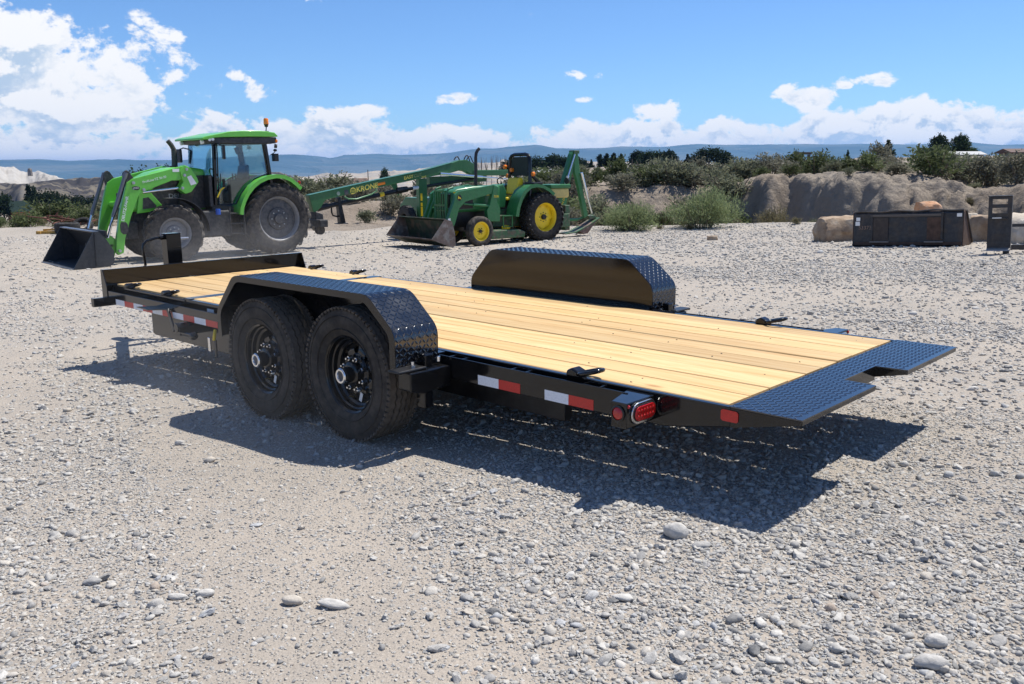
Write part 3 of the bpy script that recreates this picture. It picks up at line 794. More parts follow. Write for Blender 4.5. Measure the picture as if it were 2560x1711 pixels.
    # ---- tongue, coupler and jack ahead of the bulkhead
    for y in (.25, DW-.25):
        MB().beam((-6.0, y, -.14), (-7.35, .914+(y-.914)*.12, -.14), .06, .12).build('tongue_beam', M_BLACK, TR, bevel=.004)
    b = MB().box(-7.62, -7.25, .86, .968, -.17, -.07).ball((-7.62, .914, -.12), (.07, .055, .05), 12, 8); b.build('coupler', M_BLACK, TR, bevel=.004)
    jk = MB().box(-6.98, -6.86, .84, .992, -.30, .355).box(-6.985, -6.855, .835, .997, .355, .362).box(-6.955, -6.885, .88, .95, -.36, -.28).box(-6.98, -6.86, .85, .98, -.372, -.36).build('jack', M_BLACK, TR, bevel=.006)
    MB().tube([(-6.92, .835, .325), (-6.92, .75, .318), (-6.92, .66, .295), (-6.92, .63, .27), (-6.92, .617, .23), (-6.92, .622, .12), (-6.92, .63, .03)], .0135, 10).cyl((-6.92, .86, .327), (-6.92, .79, .322), .026, n=10).build('jack_handle', M_BLACK, jk, smooth=50)
    MB().cyl((-6.92, .99, .30), (-6.92, 1.10, .30), .012, n=8).build('jack_shaft', M_STEEL, jk)
    # ---- fenders
    fp = [(-3.552, -.096), (-3.552, .070), (-3.545, .088), (-3.33, .305), (-3.31, .319), (-3.285, .325), (-1.955, .328), (-1.925, .322), (-1.905, .308), (-1.712, .150), (-1.706, .130), (-1.706, -.060)]
    def rounded(P, rad, n=4):
        out = [P[0]]
        for i in range(1, len(P)-1):
            a, b, c = Vector(P[i-1]), Vector(P[i]), Vector(P[i+1]); d0 = (a-b).normalized(); d1 = (c-b).normalized(); k = min(rad, (a-b).length*.45, (c-b).length*.45)
            for j in range(n+1):
                t = j/n; q = (b+d0*k)*(1-t)**2+b*2*t*(1-t)+(b+d1*k)*t*t; out.append((q.x, q.y))
        return out+[P[-1]]
    fp = rounded([(-3.552, -.096), (-3.552, .080), (-3.315, .325), (-1.925, .329), (-1.706, .145), (-1.706, -.060)], .05)
    arc = [0]
    for i in range(1, len(fp)): arc.append(arc[-1]+math.dist(fp[i], fp[i-1]))
    def fuv(co):
        best = min(range(len(fp)-1), key=lambda i: _segd((co.x, co.z), fp[i], fp[i+1])[0]); dd, t = _segd((co.x, co.z), fp[best], fp[best+1])
        return (arc[best]+t*(arc[best+1]-arc[best]), co.y)
    def _segd(p, a, c):
        ax, ay = c[0]-a[0], c[1]-a[1]; L2 = ax*ax+ay*ay; t = max(0, min(1, ((p[0]-a[0])*ax+(p[1]-a[1])*ay)/L2))
        return math.hypot(p[0]-a[0]-t*ax, p[1]-a[1]-t*ay), t
    dense = []
    for i in range(len(fp)-1):
        n = max(1, int(math.dist(fp[i], fp[i+1])/.12))
        dense += [(fp[i][0]+(fp[i+1][0]-fp[i][0])*k/n, fp[i][1]+(fp[i+1][1]-fp[i][1])*k/n) for k in range(n)]
    dense.append(fp[-1])
    for side in (0, 1):
        def yy(a, c): return (a, c) if side == 0 else (DW-c, DW-a)
        tp = MB().strip(dense, *yy(-.402, -.110), .004).build('fender', M_DIA, TR, smooth=25)
        def fplace(u, v):
            k = max(i for i in range(len(arc)) if arc[i] <= u+1e-9); k = min(k, len(fp)-2); t = (u-arc[k])/(arc[k+1]-arc[k])
            d = Vector((fp[k+1][0]-fp[k][0], 0, fp[k+1][1]-fp[k][1])).normalized(); n = Vector((-d.z, 0, d.x))
            return Vector((fp[k][0]+(fp[k+1][0]-fp[k][0])*t, yy(-.402, -.110)[0]+v, fp[k][1]+(fp[k+1][1]-fp[k][1])*t))+n*.0002, d, Vector((0, 1, 0)), n
        treads(fplace, int(arc[-1]/.0265), 11, .0265).build('tread_pattern', M_DIA, tp, recalc=False)['kind'] = 'stuff'
        pin = [(x, z-.0045) for x, z in fp[:]]
        # inner wall between tyre and deck
        inn = [(-3.546, -.10)]+[(x*1.0, z-.0033) for x, z in fp[1:-1]]+[(-1.712, -.10)]
        MB().prism(inn, *yy(-.1085, -.1035)).build('inner_wall', M_BLACK, tp)
        # rolled lip on the outer edge
        def scale_in(k): return [(-2.63+(x+2.63)*(1-k/.92), .0+(z-.0)*(1-k/.40) if z > 0 else z) for x, z in fp]
        lipin = scale_in(.045); lm = MB(); n = len(fp)
        ya, yb = yy(-.4035, -.3985)
        lm.v += [(x, ya, z) for x, z in fp]+[(x, ya, z) for x, z in lipin]+[(x, yb, z) for x, z in fp]+[(x, yb, z) for x, z in lipin]
        for i in range(n-1):
            lm.f += [(i, i+1, n+i+1, n+i), (2*n+i, 3*n+i, 3*n+i+1, 2*n+i+1), (n+i, n+i+1, 3*n+i+1, 3*n+i)]
        lm.build('fender_lip', M_BLACK, tp, smooth=30)
        # weld bead line along deck
        MB().box(-3.55, -1.72, *yy(-.1025, -.0395), -.02, -.006).build('fender_flange', M_BLACK, tp, bevel=.003)
        # support box behind the rear wheel
        bk = MB()
        pr = [(-.395, -.050), (-.395, -.150), (-.30, -.175), (-.112, -.160), (-.112, -.052)]
        bk.prism([(yy(p[0], p[0])[0], p[1]) for p in pr], -1.70, -1.60, 'x')
        bk.build('fender_bracket', M_BLACK, TR, bevel=.008)
        MB().box(-1.69, -1.635, *yy(-.262, -.205), -.155, .022).build('bracket_post', M_BLACK, TR, bevel=.008)
        MB().box(-1.70, -1.61, *yy(-.46, -.272), -.0495, -.034).build('bracket_lug', M_BLACKM, TR, bevel=.006)
        for yv in (-.325, -.145):
            y0 = yy(yv, yv)[0]; MB().cyl((-1.66, y0, -.034), (-1.66, y0, -.008), .012, .011, 6).build('bracket_bolt', M_CHROME, TR)
        MB().box(-1.70, -1.63, *yy(-.275, -.215), -.27, -.178).build('spring_hanger', M_BLACK, TR, bevel=.006)
        # ---- tail light box
        lb = MB(); poly = [(-.500, -.035), (-.435, -.246), (-.352, -.246), (-.352, -.035)]
        if side: poly = [(x, DW-y) for x, y in poly]
        lb.prism(poly, -.128, -.0145, 'z'); lbx = lb.build('tail_light_box', M_BLACK, TR, bevel=.004)
        s = 1 if side == 0 else -1; yb = (lambda v: v if side == 0 else DW-v)
        def oval(cy, cz, hw, hh, x0, x1, n=10):
            pts = []
            for sx_, a0 in ((1, -90), (-1, 90)):
                for k in range(n+1):
                    a = R(a0+180*k/n); pts.append((cy+sx_*(hw-hh)+hh*math.cos(a), cz+hh*math.sin(a)))
            return pts
        cy = yb(-.128); cz = -.07
        MB().prism(oval(cy, cz, .092, .048, 0, 0), -.3515, -.342, 'x').build('lamp_bezel', mat('chrome_trim', (.6, .6, .6), .25, 1.0), lbx, bevel=.003)
        MB().prism(oval(cy, cz, .080, .036, 0, 0), -.3415, -.3395, 'x').build('lamp_gasket', M_BLACKM, lbx)
        ln = MB().prism(oval(cy, cz, .077, .033, 0, 0), -.339, -.333, 'x').build('tail_lamp', M_REDL, lbx, bevel=.003)
        led = MB()
        for i in range(6):
            for j in range(2): led.ball((-.3328, cy-.054+i*.0215, cz-.013+j*.026), (.003, .0075, .0075), 8, 6)
        led.build('lamp_lens_cells', mat('red_led', (.45, .015, .012), .15, spec=.6), ln, smooth=60)
        y0 = yb(-.2462)
        MB().lathe([(.036, 0), (.036, -.006*s), (.029, -.008*s), (.028, -.004*s)], (-.396, y0, -.064), 24).build('marker_grommet', M_BLACKM, lbx, smooth=40)
        MB().lathe([(.028, -.003*s), (.02, -.009*s), (0, -.011*s)], (-.396, y0, -.064), 24).build('side_marker', M_REDL, lbx, smooth=50)
        MB().ball((-.350, yb(-.2335), -.030), (.006, .008, .008), 10, 8).build('pilot_lamp', M_REDL, lbx, smooth=60)
        # ---- red end reflector on the tapered frame
        yo = yy(-.0375, -.0345)
        rp = [(-.022, -.024), (-.014, -.016), (.05, -.018), (.058, -.026), (.058, -.060), (.050, -.066), (-.014, -.066), (-.022, -.058)]
        MB().prism(rp, *yo).build('red_reflector', M_RED, TR)
        # ---- conspicuity tape
        yt = yy(-.1082, -.1072)
        for x0, cols in ((-1.398, 'WR'), (-.937, 'WR')):
            for i, c in enumerate(cols): MB().box(x0+i*.15, x0+i*.15+.149, *yt, -.126, -.076).build('tape_white' if c == 'W' else 'tape_red', M_WHT if c == 'W' else M_RED, TR)
        for i in range(10):
            x0 = -5.90+i*.178; MB().box(x0, x0+.177, *yt, -.1555, -.108).build('tape_white' if i % 2 == 0 else 'tape_red', M_WHT if i % 2 == 0 else M_RED, TR)
        # ---- D-rings
        for x, z0, zr in ((-5.78, -.012, .0), (-5.08, -.012, .0), (-.795, -.004, .0)):
            yc = -.022 if side == 0 else DW+.022
            dr = MB().prism([(x-.055, z0), (x-.05, z0+.03), (x-.02, z0+.045), (x+.02, z0+.03), (x+.03, z0)], yc-.034, yc+.034).build('d_ring_mount', M_BLACK, TR, bevel=.008)
            pts = [(x+.012+.062*(1-math.cos(R(a))) if 0 else x+.072+.062*math.cos(R(a)), yc+.055*math.sin(R(a)), z0+.033+.016*math.cos(R(a))) for a in range(0, 360, 20)]
            MB().tube(pts, .0105, 8, True).build('d_ring', M_BLACK, dr, smooth=60)
    # ---- tread plate tail with a notch in the middle
    nx0, nx1 = .178, .330; ya, yb_ = .728, 1.108
    plate = [(.012, -.030), (nx1, -.030), (nx1, ya-.01), (nx0, ya), (nx0, yb_), (nx1, yb_+.01), (nx1, DW+.030), (.012, DW+.030)]
    b = MB()
    cells = [((.012, nx0), (-.030, DW+.030)), ((nx0, nx1), (-.030, ya)), ((nx0, nx1), (yb_, DW+.030))]
    b.prism(plate, -.0075, -.001, 'z')
    tpl = b.build('tail_plate', M_DIA, TR)
    def tin(u, v):
        x = .012+u; y = -.03+v
        return not (x > nx0-.014 and ya-.018 < y < yb_+.018) and x < nx1-.01
    treads(lambda u, v: (Vector((.012+u, -.03+v, -.0009)), Vector((1, 0, 0)), Vector((0, 1, 0)), Vector((0, 0, 1))), 12, 70, .0268, tin).build('tread_pattern', M_DIA, tpl, recalc=False)['kind'] = 'stuff'
    for y0, y1 in ((-.033, -.024), (ya-.011, ya-.003), (yb_+.003, yb_+.011), (DW+.024, DW+.033)):
        MB().prism([(.021, -.008), (.021, -.092), (nx1-.004, -.024), (nx1-.004, -.008)], y0, y1).build('tail_gusset', M_BLACK, TR)
    MB().box(nx0-.012, nx0-.004, ya-.01, yb_+.01, -.075, -.008).build('notch_wall', M_BLACK, TR)
    MB().box(-.03, .03, .001, DW-.001, -.10, -.046).build('tail_gap_sun_block', M_BLACKM, TR)  # bar added under the tail joint to stop a streak of sun
    for y0, y1 in ((-.024, ya-.012), (yb_+.012, DW+.024)): MB().box(nx1-.012, nx1-.002, y0, y1, -.026, -.0085).build('tail_edge_bar', M_BLACK, TR)
    # ---- latch: foot pedal, lever, bracket, pin
    pd = MB().prism([(-5.12, -.108), (-5.20, -.23), (-4.98, -.24), (-4.86, -.108)], -.096, -.088, 'z').build('latch_pedal', M_DIA, TR)
    MB().beam((-4.87, -.125, -.092), (-4.75, -.145, -.245), .035, .012, (0, 1, 0)).build('latch_lever', M_BLACKM, pd)
    MB().box(-4.63, -4.56, -.19, -.055, -.255, -.185).cyl((-4.60, -.20, -.195), (-4.60, -.05, -.195), .035, n=14).cyl((-4.58, -.17, -.235), (-4.38, -.17, -.235), .018, n=10).ball((-4.38, -.17, -.235), .032, 10, 8).build('latch_block', M_BLACK, TR, bevel=.004)
    MB().cyl((-4.70, -.052, -.235), (-4.70, -.13, -.235), .024, n=10).build('latch_bolt', M_BLACK, TR)
    MB().tube([(-4.12, -.13, -.165), (-4.10, -.15, -.20), (-4.11, -.15, -.235)], .012, 8).build('valve_handle', M_YEL, TR, smooth=50)
    MB().box(-4.20, -4.165, -.155, -.145, -.33, -.225).build('latch_clip', M_CHROME, TR, bevel=.003)
    MB().box(-4.12, -4.10, -.145, -.135, -.36, -.235).build('valve_lever', M_BLACKM, TR)
    MB().box(-4.40, -4.30, -.0385, -.0365, -.075, -.045).build('warning_sticker', M_STICK, TR)
    MB().prism([(-3.74, -.40), (-3.74, -.36), (-3.50, -.16), (-3.44, -.16), (-3.44, -.40)], -.055, -.041).build('spring_hanger_plate', M_BLACK, TR)
build_trailer()
# ================================================================== light green loader tractor
M_GRN = mat('lime_green_paint', (.13, .50, .05), .3, spec=.5, var=.06, coat=.3, dust=.06)
M_DGREY = mat('dark_grey_plastic', (.022, .023, .025), .5, var=.2, dust=.25)
M_BKT = mat('charcoal_bucket_paint', (.022, .027, .034), .38, spec=.5, var=.15, dust=.10)
M_RIMG = mat('grey_rim_paint', (.20, .205, .215), .45, var=.1, dust=.3)
M_RIMD = mat('dark_rim_paint', (.055, .057, .062), .5, var=.15, dust=.35)
M_CYL = mat('cylinder_grey', (.16, .16, .17), .35, .3, var=.1)
M_ROD = mat('chrome_rod', (.75, .76, .78), .15, 1.0)
M_GLASS = glass_mat('cab_glass', (.74, .87, .88), .07)
M_ORANGE = mat('amber_lens', (.85, .22, .01), .2, spec=.6)
M_WTXT = mat('white_lettering', (.82, .84, .82), .5)
M_LENS = mat('clear_lens', (.75, .77, .8), .15, spec=.8)
M_SEAT = mat('dark_seat', (.02, .021, .024), .7, var=.2)
def rear_matrix(): pass
def lug_wheel(parent, loc, Rr, wd, rim_r, nlug, mrub, mrim, mdisc, side=1, steer=0., lug_h=.045, disc_in=.30, lugw=.06):
    """agricultural wheel; local y+ is the outer face when side = 1"""
    w = holder('wheel', parent, loc, (0, 0, steer))
    h = wd/2; Rc = Rr-lug_h
    prof = [(rim_r, -h*.72), (rim_r+.03, -h*.9), (rim_r+(Rc-rim_r)*.5, -h), (Rc*.95, -h*.92), (Rc, -h*.72), (Rc+.012, -h*.2), (Rc+.012, h*.2), (Rc, h*.72), (Rc*.95, h*.92), (rim_r+(Rc-rim_r)*.5, h), (rim_r+.03, h*.9), (rim_r, h*.72)]
    b = MB().lathe(prof, n=56)
    for k in range(nlug):
        for sg in (1, -1):
            a0 = 2*math.pi*(k+(.5 if sg < 0 else 0))/nlug; span = 2*math.pi/nlug*1.15
            pts = []
            for i in range(6):
                u = i/5; yy = sg*(h*.03+u*h*.97); aa = a0+span*(u**1.15)*.9
                rb = Rc+.008 if u < .75 else Rc-(u-.75)*.16*Rr
                rt = Rr if u < .8 else Rr-(u-.8)*.22*Rr
                pts.append((aa, yy, rb-.02, rt))
            v = []; 
            for aa, yy, rb, rt in pts:
                da = lugw/Rr/2*(1.0)
                for (q, rr_) in ((-da*1.35, rb), (-da*.8, rt), (da*.8, rt), (da*1.35, rb)):
                    v.append((math.cos(aa+q)*rr_, yy, math.sin(aa+q)*rr_))
            f = []
            for i in range(5):
                for j in range(4): f.append((i*4+j, i*4+(j+1) % 4, (i+1)*4+(j+1) % 4, (i+1)*4+j))
            f += [(0, 1, 2, 3), (23, 22, 21, 20)]
            b.add(v, f)
    b.build('tyre', mrub, w, smooth=38)
    s = side
    MB().lathe([(rim_r+.012, s*h*.66), (rim_r+.02, s*h*.76), (rim_r+.002, s*h*.78), (rim_r-.03, s*h*.66), (rim_r-.05, s*h*.3), (rim_r-.06, s*h*disc_in)], n=44).build('rim', mrim, w, smooth=40)
    d = MB().lathe([(rim_r-.055, s*h*disc_in), (rim_r*.72, s*h*(disc_in+.10)), (rim_r*.52, s*h*(disc_in+.05)), (rim_r*.48, s*h*(disc_in+.22)), (rim_r*.25, s*h*(disc_in+.26)), (rim_r*.22, s*h*(disc_in+.5)), (0, s*h*(disc_in+.52))], n=36)
    d.build('wheel_disc', mdisc, w, smooth=35)
    for k in range(8):
        a = 2*math.pi*k/8; c = (math.cos(a)*rim_r*.36, s*h*(disc_in+.26), math.sin(a)*rim_r*.36)
        MB().cyl(c, (c[0], c[1]+s*.03, c[2]), .017, n=6).build('wheel_bolt', M_STEEL, w)
    return w
def pane(parent, pts, material, th=.006, name='window_pane', frame=None, fw=.03, fm=None):
    """flat pane through 3-D points; optional frame round it"""
    P = [Vector(p) for p in pts]; n = (P[1]-P[0]).cross(P[2]-P[0]).normalized(); k = len(P)
    v = [p-n*th/2 for p in P]+[p+n*th/2 for p in P]
    o = MB().add(v, [tuple(range(k-1, -1, -1)), tuple(range(k, 2*k))]+[(i, (i+1) % k, k+(i+1) % k, k+i) for i in range(k)]).build(name, material, parent)
    if frame: MB().tube(pts, fw, 6, True).build(frame, fm, parent, smooth=40)
    return o
def build_green():
    bx, by = -18.929, 9.071
    T = thing('loader_tractor', 'bright green cab tractor with front loader and charcoal bucket', 'tractor', (bx, by, yz(bx)), (0, 0, math.atan2(-.9973, -.0733)))
    # wheels
    lug_wheel(T, (-.05, .745, .9), .905, .51, .555, 20, M_RUBD, M_RIMG, M_RIMD, 1, lug_h=.055)
    lug_wheel(T, (-.05, -.745, .9), .905, .51, .555, 20, M_RUBD, M_RIMG, M_RIMD, -1, lug_h=.055)
    lug_wheel(T, (2.64, .78, .675), .68, .43, .36, 17, M_RUBD, M_RIMG, M_RIMG, 1, -.10, lug_h=.045, disc_in=.05)
    lug_wheel(T, (2.64, -.78, .675), .68, .43, .36, 17, M_RUBD, M_RIMG, M_RIMG, -1, -.10, lug_h=.045, disc_in=.05)
    # chassis, axles, engine
    MB().box(-.55, 2.2, -.30, .30, .55, 1.15).cyl((-.05, -.6, .9), (-.05, .6, .9), .17, n=16).box(-.9, -.5, -.25, .25, .5, 1.05).build('transmission', M_DGREY, T, bevel=.02)
    MB().box(2.1, 3.35, -.24, .24, .55, 1.2).beam((2.64, -.65, .68), (2.64, .65, .68), .2, .2).box(3.3, 3.55, -.35, .35, .55, .95).build('engine_frame', M_DGREY, T, bevel=.02)
    # hood
    hp = [(1.56, 1.18), (1.56, 2.16), (1.9, 2.21), (2.35, 2.21), (2.85, 2.10), (3.25, 1.90), (3.46, 1.62), (3.50, 1.18)]
    MB().prism(hp, -.36, .36).build('hood', M_GRN, T, bevel=.09, seg=4, smooth=40)
    for s in (1, -1):
        y0, y1 = (.362, .378) if s > 0 else (-.378, -.362)
        sp = MB().prism([(1.59, 1.22), (1.59, 2.02), (1.95, 2.0), (2.55, 2.0), (2.95, 1.66), (2.78, 1.22)], y0, y1).build('hood_side_panel', M_DGREY, T, bevel=.006)
        if s > 0: lettering(sp, 'DEUTZ', .14, (2.26, .381, 1.53), (-1, 0, .0), (0, 0, 1), mat('silver_lettering', (.35, .36, .37), .4), sx=1.25)
        y0, y1 = (.365, .40) if s > 0 else (-.40, -.365)
        g = MB().prism([(3.23, 1.66), (2.98, 1.66), (2.72, 1.33), (2.74, 1.20), (3.32, 1.14)], y0, y1).build('grille_frame', M_GRN, T, bevel=.012)
        yg = (.4005, .404) if s > 0 else (-.404, -.4005)
        MB().prism([(3.15, 1.50), (3.02, 1.52), (2.85, 1.32), (2.86, 1.27), (3.18, 1.24)], *yg).build('grille_screen', M_DGREY, g)
    MB().box(3.47, 3.53, -.30, .30, .98, 1.62).build('front_grille', M_DGREY, T, bevel=.02)
    # exhaust
    MB().tube([(2.02, -.46, 1.6), (2.02, -.46, 2.25)], .10, 12).tube([(2.0, -.46, 2.22), (1.99, -.46, 2.30), (1.98, -.46, 2.56), (1.99, -.46, 2.66), (2.04, -.46, 2.76), (2.12, -.46, 2.86)], [.075, .07, .07, .06, .058, .056], 12).build('exhaust_stack', M_DGREY, T, smooth=45)
    # cab: floor box, pillars, roof
    cab = MB().prism([(1.58, 1.05), (1.56, 1.96), (1.44, 1.96), (1.42, 1.30), (.95, 1.22), (.55, 1.6), (.05, 2.0), (-.05, 1.98), (-.05, 1.05)], -.62, .62).build('cab_base', M_DGREY, T, bevel=.015)
    yc = .74
    A0, A1 = (1.53, 1.30), (1.46, 2.80); C0, C1 = (.02, 2.0), (.14, 2.84)
    for s in (1, -1):
        y = s*yc
        MB().beam((A0[0], y*.97, A0[1]), (A1[0], y*.97, A1[1]), .07, .10, (0, 1, 0)).build('cab_pillar', M_BLACK, T, bevel=.01)
        MB().beam((C0[0], y*.95, C0[1]-.25), (C1[0], y*.95, C1[1]), .08, .15, (0, 1, 0)).build('cab_pillar', M_BLACK, T, bevel=.012)
        d = pane(T, [(1.45, y, 1.31), (1.40, y, 2.76), (.20, y, 2.78), (.10, y, 2.04), (.45, y, 1.92), (.80, y, 1.62), (1.02, y, 1.31)], M_GLASS, name='door_pane')
        MB().tube([(1.45, y*1.004, 1.31), (1.40, y*1.004, 2.76), (.20, y*1.004, 2.78), (.10, y*1.004, 2.04), (.45, y*1.004, 1.92), (.80, y*1.004, 1.62), (1.02, y*1.004, 1.31)], .019, 6, True).build('door_frame', M_BLACK, d, smooth=40)
        MB().tube([(1.40, y*1.03, 1.75), (1.38, y*1.05, 1.9), (1.36, y*1.03, 2.05)], .012, 6).build('door_handle', M_DGREY, d)
        MB().box(1.57, 1.66, *sorted((y*.52, y*.98)), 1.25, 2.02).build('cab_sill', M_DGREY, T, bevel=.02)
        MB().box(1.52, 2.02, *sorted((y*.985, y*1.015)), 1.62, 2.12 if s > 0 else 1.9).build('lower_cab_panel', mat('smoked_panel', (.02, .03, .03), .15, spec=.6), T, bevel=.004) if False else None
    pane(T, [(1.585, -.68, 2.0), (1.51, -.68, 2.78), (1.51, .68, 2.78), (1.585, .68, 2.0)], M_GLASS, name='windscreen')
    pane(T, [(.03, -.66, 2.02), (.13, -.66, 2.80), (.13, .66, 2.80), (.03, .66, 2.02)], M_GLASS, name='rear_window')
    rf = [(1.80, 2.855), (1.79, 2.90), (1.70, 2.935), (1.45, 2.985), (1.10, 3.06), (.75, 3.085), (.25, 3.095), (-.10, 3.06), (-.19, 2.985), (-.19, 2.955), (.6, 2.945), (1.0, 2.93), (1.3, 2.92), (1.5, 2.90), (1.66, 2.86)]
    MB().prism(rf, -.84, .84).build('cab_roof', M_GRN, T, bevel=.03, seg=3, smooth=40)
    MB().prism([(1.60, 2.77), (1.68, 2.85), (1.5, 2.895), (1.3, 2.912), (1.0, 2.922), (.6, 2.935), (-.17, 2.945), (-.17, 2.80), (0.0, 2.775)], -.80, .80).build('roof_band', M_DGREY, T, bevel=.02)
    for s in (1, -1):
        for k, (x, z) in enumerate(((1.58, 2.855), (1.50, 2.865))):
            MB().cyl((x+.01, s*.795, z), (x+.03, s*.835, z), .038, .034, 12).build('work_lamp', M_LENS, T)
        MB().cyl((1.68, s*.62, 2.81), (1.74, s*.62, 2.80), .05, n=12).build('work_lamp', M_LENS, T)
        MB().cyl((-.13, s*.74, 2.73), (-.19, s*.76, 2.72), .055, .05, 12).build('work_lamp', M_DGREY, T)
        MB().ball((-.16, s*.80, 2.85), (.035, .035, .045), 10, 8).build('indicator_lamp', M_ORANGE, T, smooth=60)
    # beacon
    bc = MB().cyl((.02, .62, 3.06), (.0, .62, 3.22), .014, n=8).cyl((.0, .62, 3.20), (.0, .62, 3.27), .04, .06, 12).box(-.04, .08, .58, .66, 3.03, 3.10).build('beacon_stem', M_BLACK, T, smooth=40)
    MB().lathe([(.062, 3.27), (.064, 3.30), (.06, 3.39), (.045, 3.415), (0, 3.42)], (0, .62, 0), 16, 'z').build('beacon_lamp', M_ORANGE, bc, smooth=45)
    # mirrors
    for s in (1, -1):
        mb = MB().tube([(1.5, s*.76, 2.72), (1.46, s*.92, 2.78), (1.42, s*1.0, 2.72)] if s > 0 else [(1.50, -.7, 2.66), (1.58, -.85, 2.70), (1.66, -.92, 2.66)], .016, 6).build('mirror_arm', M_BLACK, T)
        c = (1.36, s*1.0, 2.56) if s > 0 else (1.68, -.92, 2.50)
        MB().obox(c, (.07, .20, .34), Matrix.Rotation(-.25*s, 3, 'Z')).build('mirror', M_BLACK, mb, bevel=.025)
    MB().obox((-.10, .80, 2.44), (.12, .15, .19)).tube([(.0, .74, 2.50), (-.08, .8, 2.56), (-.1, .82, 2.60)], .012, 6).ball((-.10, .82, 2.62), (.05, .05, .035), 10, 6).build('rear_lamp_bracket', M_BLACK, T, bevel=.01)
    # interior
    MB().box(.40, .90, -.26, .26, 1.3, 1.62).prism([(.37, 1.62), (.57, 1.62), (.45, 2.25), (.33, 2.28)], -.24, .24).build('driver_seat', M_SEAT, T, bevel=.05)
    sw = MB().cyl((1.38, 0, 1.35), (1.22, 0, 1.98), .04, n=10).box(1.28, 1.43, -.25, .25, 1.3, 1.9); sw.build('steering_console', M_SEAT, T, bevel=.02)
    MB().tube([(1.20+.07*math.cos(a), .19*math.sin(a), 2.02+.17*math.cos(a)*.9) for a in np.linspace(0, 2*math.pi, 18)[:-1]], .016, 6, True).build('steering_wheel', M_SEAT, T, smooth=50)
    MB().box(.35, 1.0, .30, .50, 1.3, 1.9).cyl((.9, .42, 1.9), (.9, .42, 2.05), .02, n=8).cyl((.8, .38, 1.9), (.8, .38, 2.05), .02, n=8).build('side_console', M_SEAT, T, bevel=.03)
    MB().cyl((.45, -.1, 2.55), (.5, -.1, 2.70), .07, n=12).cyl((1.2, .1, 2.6), (1.2, .1, 2.75), .03, n=8).build('cab_ceiling_unit', M_SEAT, T)
    # rear fenders
    fa = [(1.02, 1.05), (1.00, 1.20), (.93, 1.38), (.82, 1.56), (.66, 1.74), (.48, 1.87), (.25, 1.96), (.0, 2.0), (-.22, 1.98), (-.42, 1.90), (-.58, 1.78), (-.70, 1.66)]
    for s in (1, -1):
        y0, y1 = (.50, 1.0) if s > 0 else (-1.0, -.50)
        f = MB().strip(fa, y0, y1, .02).build('rear_fender', M_GRN, T, smooth=35)
        inn = [(x, z-.02) for x, z in fa]+[(.6, 1.2)]
        MB().prism(inn, *sorted((s*.49, s*.505))).build('fender_side', M_DGREY, f)
        edge = [(x-.0, z) for x, z in fa]; ein = [(x*.93-.0, .93*(z-.9)+.9) for x, z in fa]; n = len(fa)
        lm = MB(); yo = s*.999; lm.v += [(x, yo, z) for x, z in edge]+[(x, yo, z) for x, z in ein]+[(x, yo-s*.015, z) for x, z in edge]+[(x, yo-s*.015, z) for x, z in ein]
        for i in range(n-1): lm.f += [(i, i+1, n+i+1, n+i), (2*n+i, 3*n+i, 3*n+i+1, 2*n+i+1), (n+i, n+i+1, 3*n+i+1, 3*n+i)]
        lm.build('fender_lip', M_GRN if s > 0 else M_GRN, f, smooth=35)
        fx = [(2.64+.76*math.cos(R(a))*1.0-.0, .675+.80*math.sin(R(a))) for a in range(75, 186, 10)]
        fx = [(2.64-.83*math.cos(R(a)), .675+.83*math.sin(R(a))) for a in range(0, 106, 9)]
        MB().strip(fx, *sorted((s*.58, s*.99)), .015).build('front_fender', M_DGREY, T, smooth=35)
        MB().ball((-.74, s*.78, 1.80), (.03, .10, .05), 10, 6).build('tail_lamp', M_REDL, T, smooth=60)
    # fuel tank, steps
    for s in (1, -1):
        MB().box(1.20, 1.95, *sorted((s*.32, s*.80)), .52, 1.16).build('fuel_tank', M_DGREY, T, bevel=.04)
    for i, z in enumerate((.58, .83, 1.08)):
        MB().box(.92, 1.24, .70, .92, z-.012, z+.012).build('step', M_DGREY, T, bevel=.004)
    MB().tube([(.90, .92, 1.25), (.90, .92, .56)], .02, 6).tube([(1.27, .92, 1.25), (1.27, .92, .56)], .02, 6).build('step_frame', M_DGREY, T)
    MB().cyl((1.53, .83, 1.06), (1.53, .83, 1.20), .06, n=14).build('blue_filler_cap', mat('blue_cap', (.02, .09, .45), .35), T, bevel=.008)
    MB().tube([(1.52, .83, 1.48), (1.42, .83, 1.66), (1.32, .83, 1.73)], .018, 6).build('yellow_grab_handle', M_YEL, T, smooth=50)
    MB().cyl((1.33, .83, 1.72), (1.33, .83, 1.92), .035, n=8).build('grab_handle_grip', M_BLACK, T)
    # loader arms
    arm = [(2.20, 2.235), (2.35, 2.22), (3.46, 1.955), (3.60, 1.86), (3.64, 1.74), (3.80, 1.20), (3.93, .62), (3.97, .30), (3.92, .23), (3.80, .28), (3.74, .60), (3.56, 1.10), (3.36, 1.55), (3.22, 1.66), (2.55, 1.90), (2.40, 1.90), (2.14, 1.99)]
    tower = [(2.24, 2.26), (2.36, 2.12), (2.30, 1.86), (2.42, 1.70), (2.27, 1.58), (2.12, 1.62), (1.92, 1.86), (1.95, 1.96), (2.10, 2.20)]
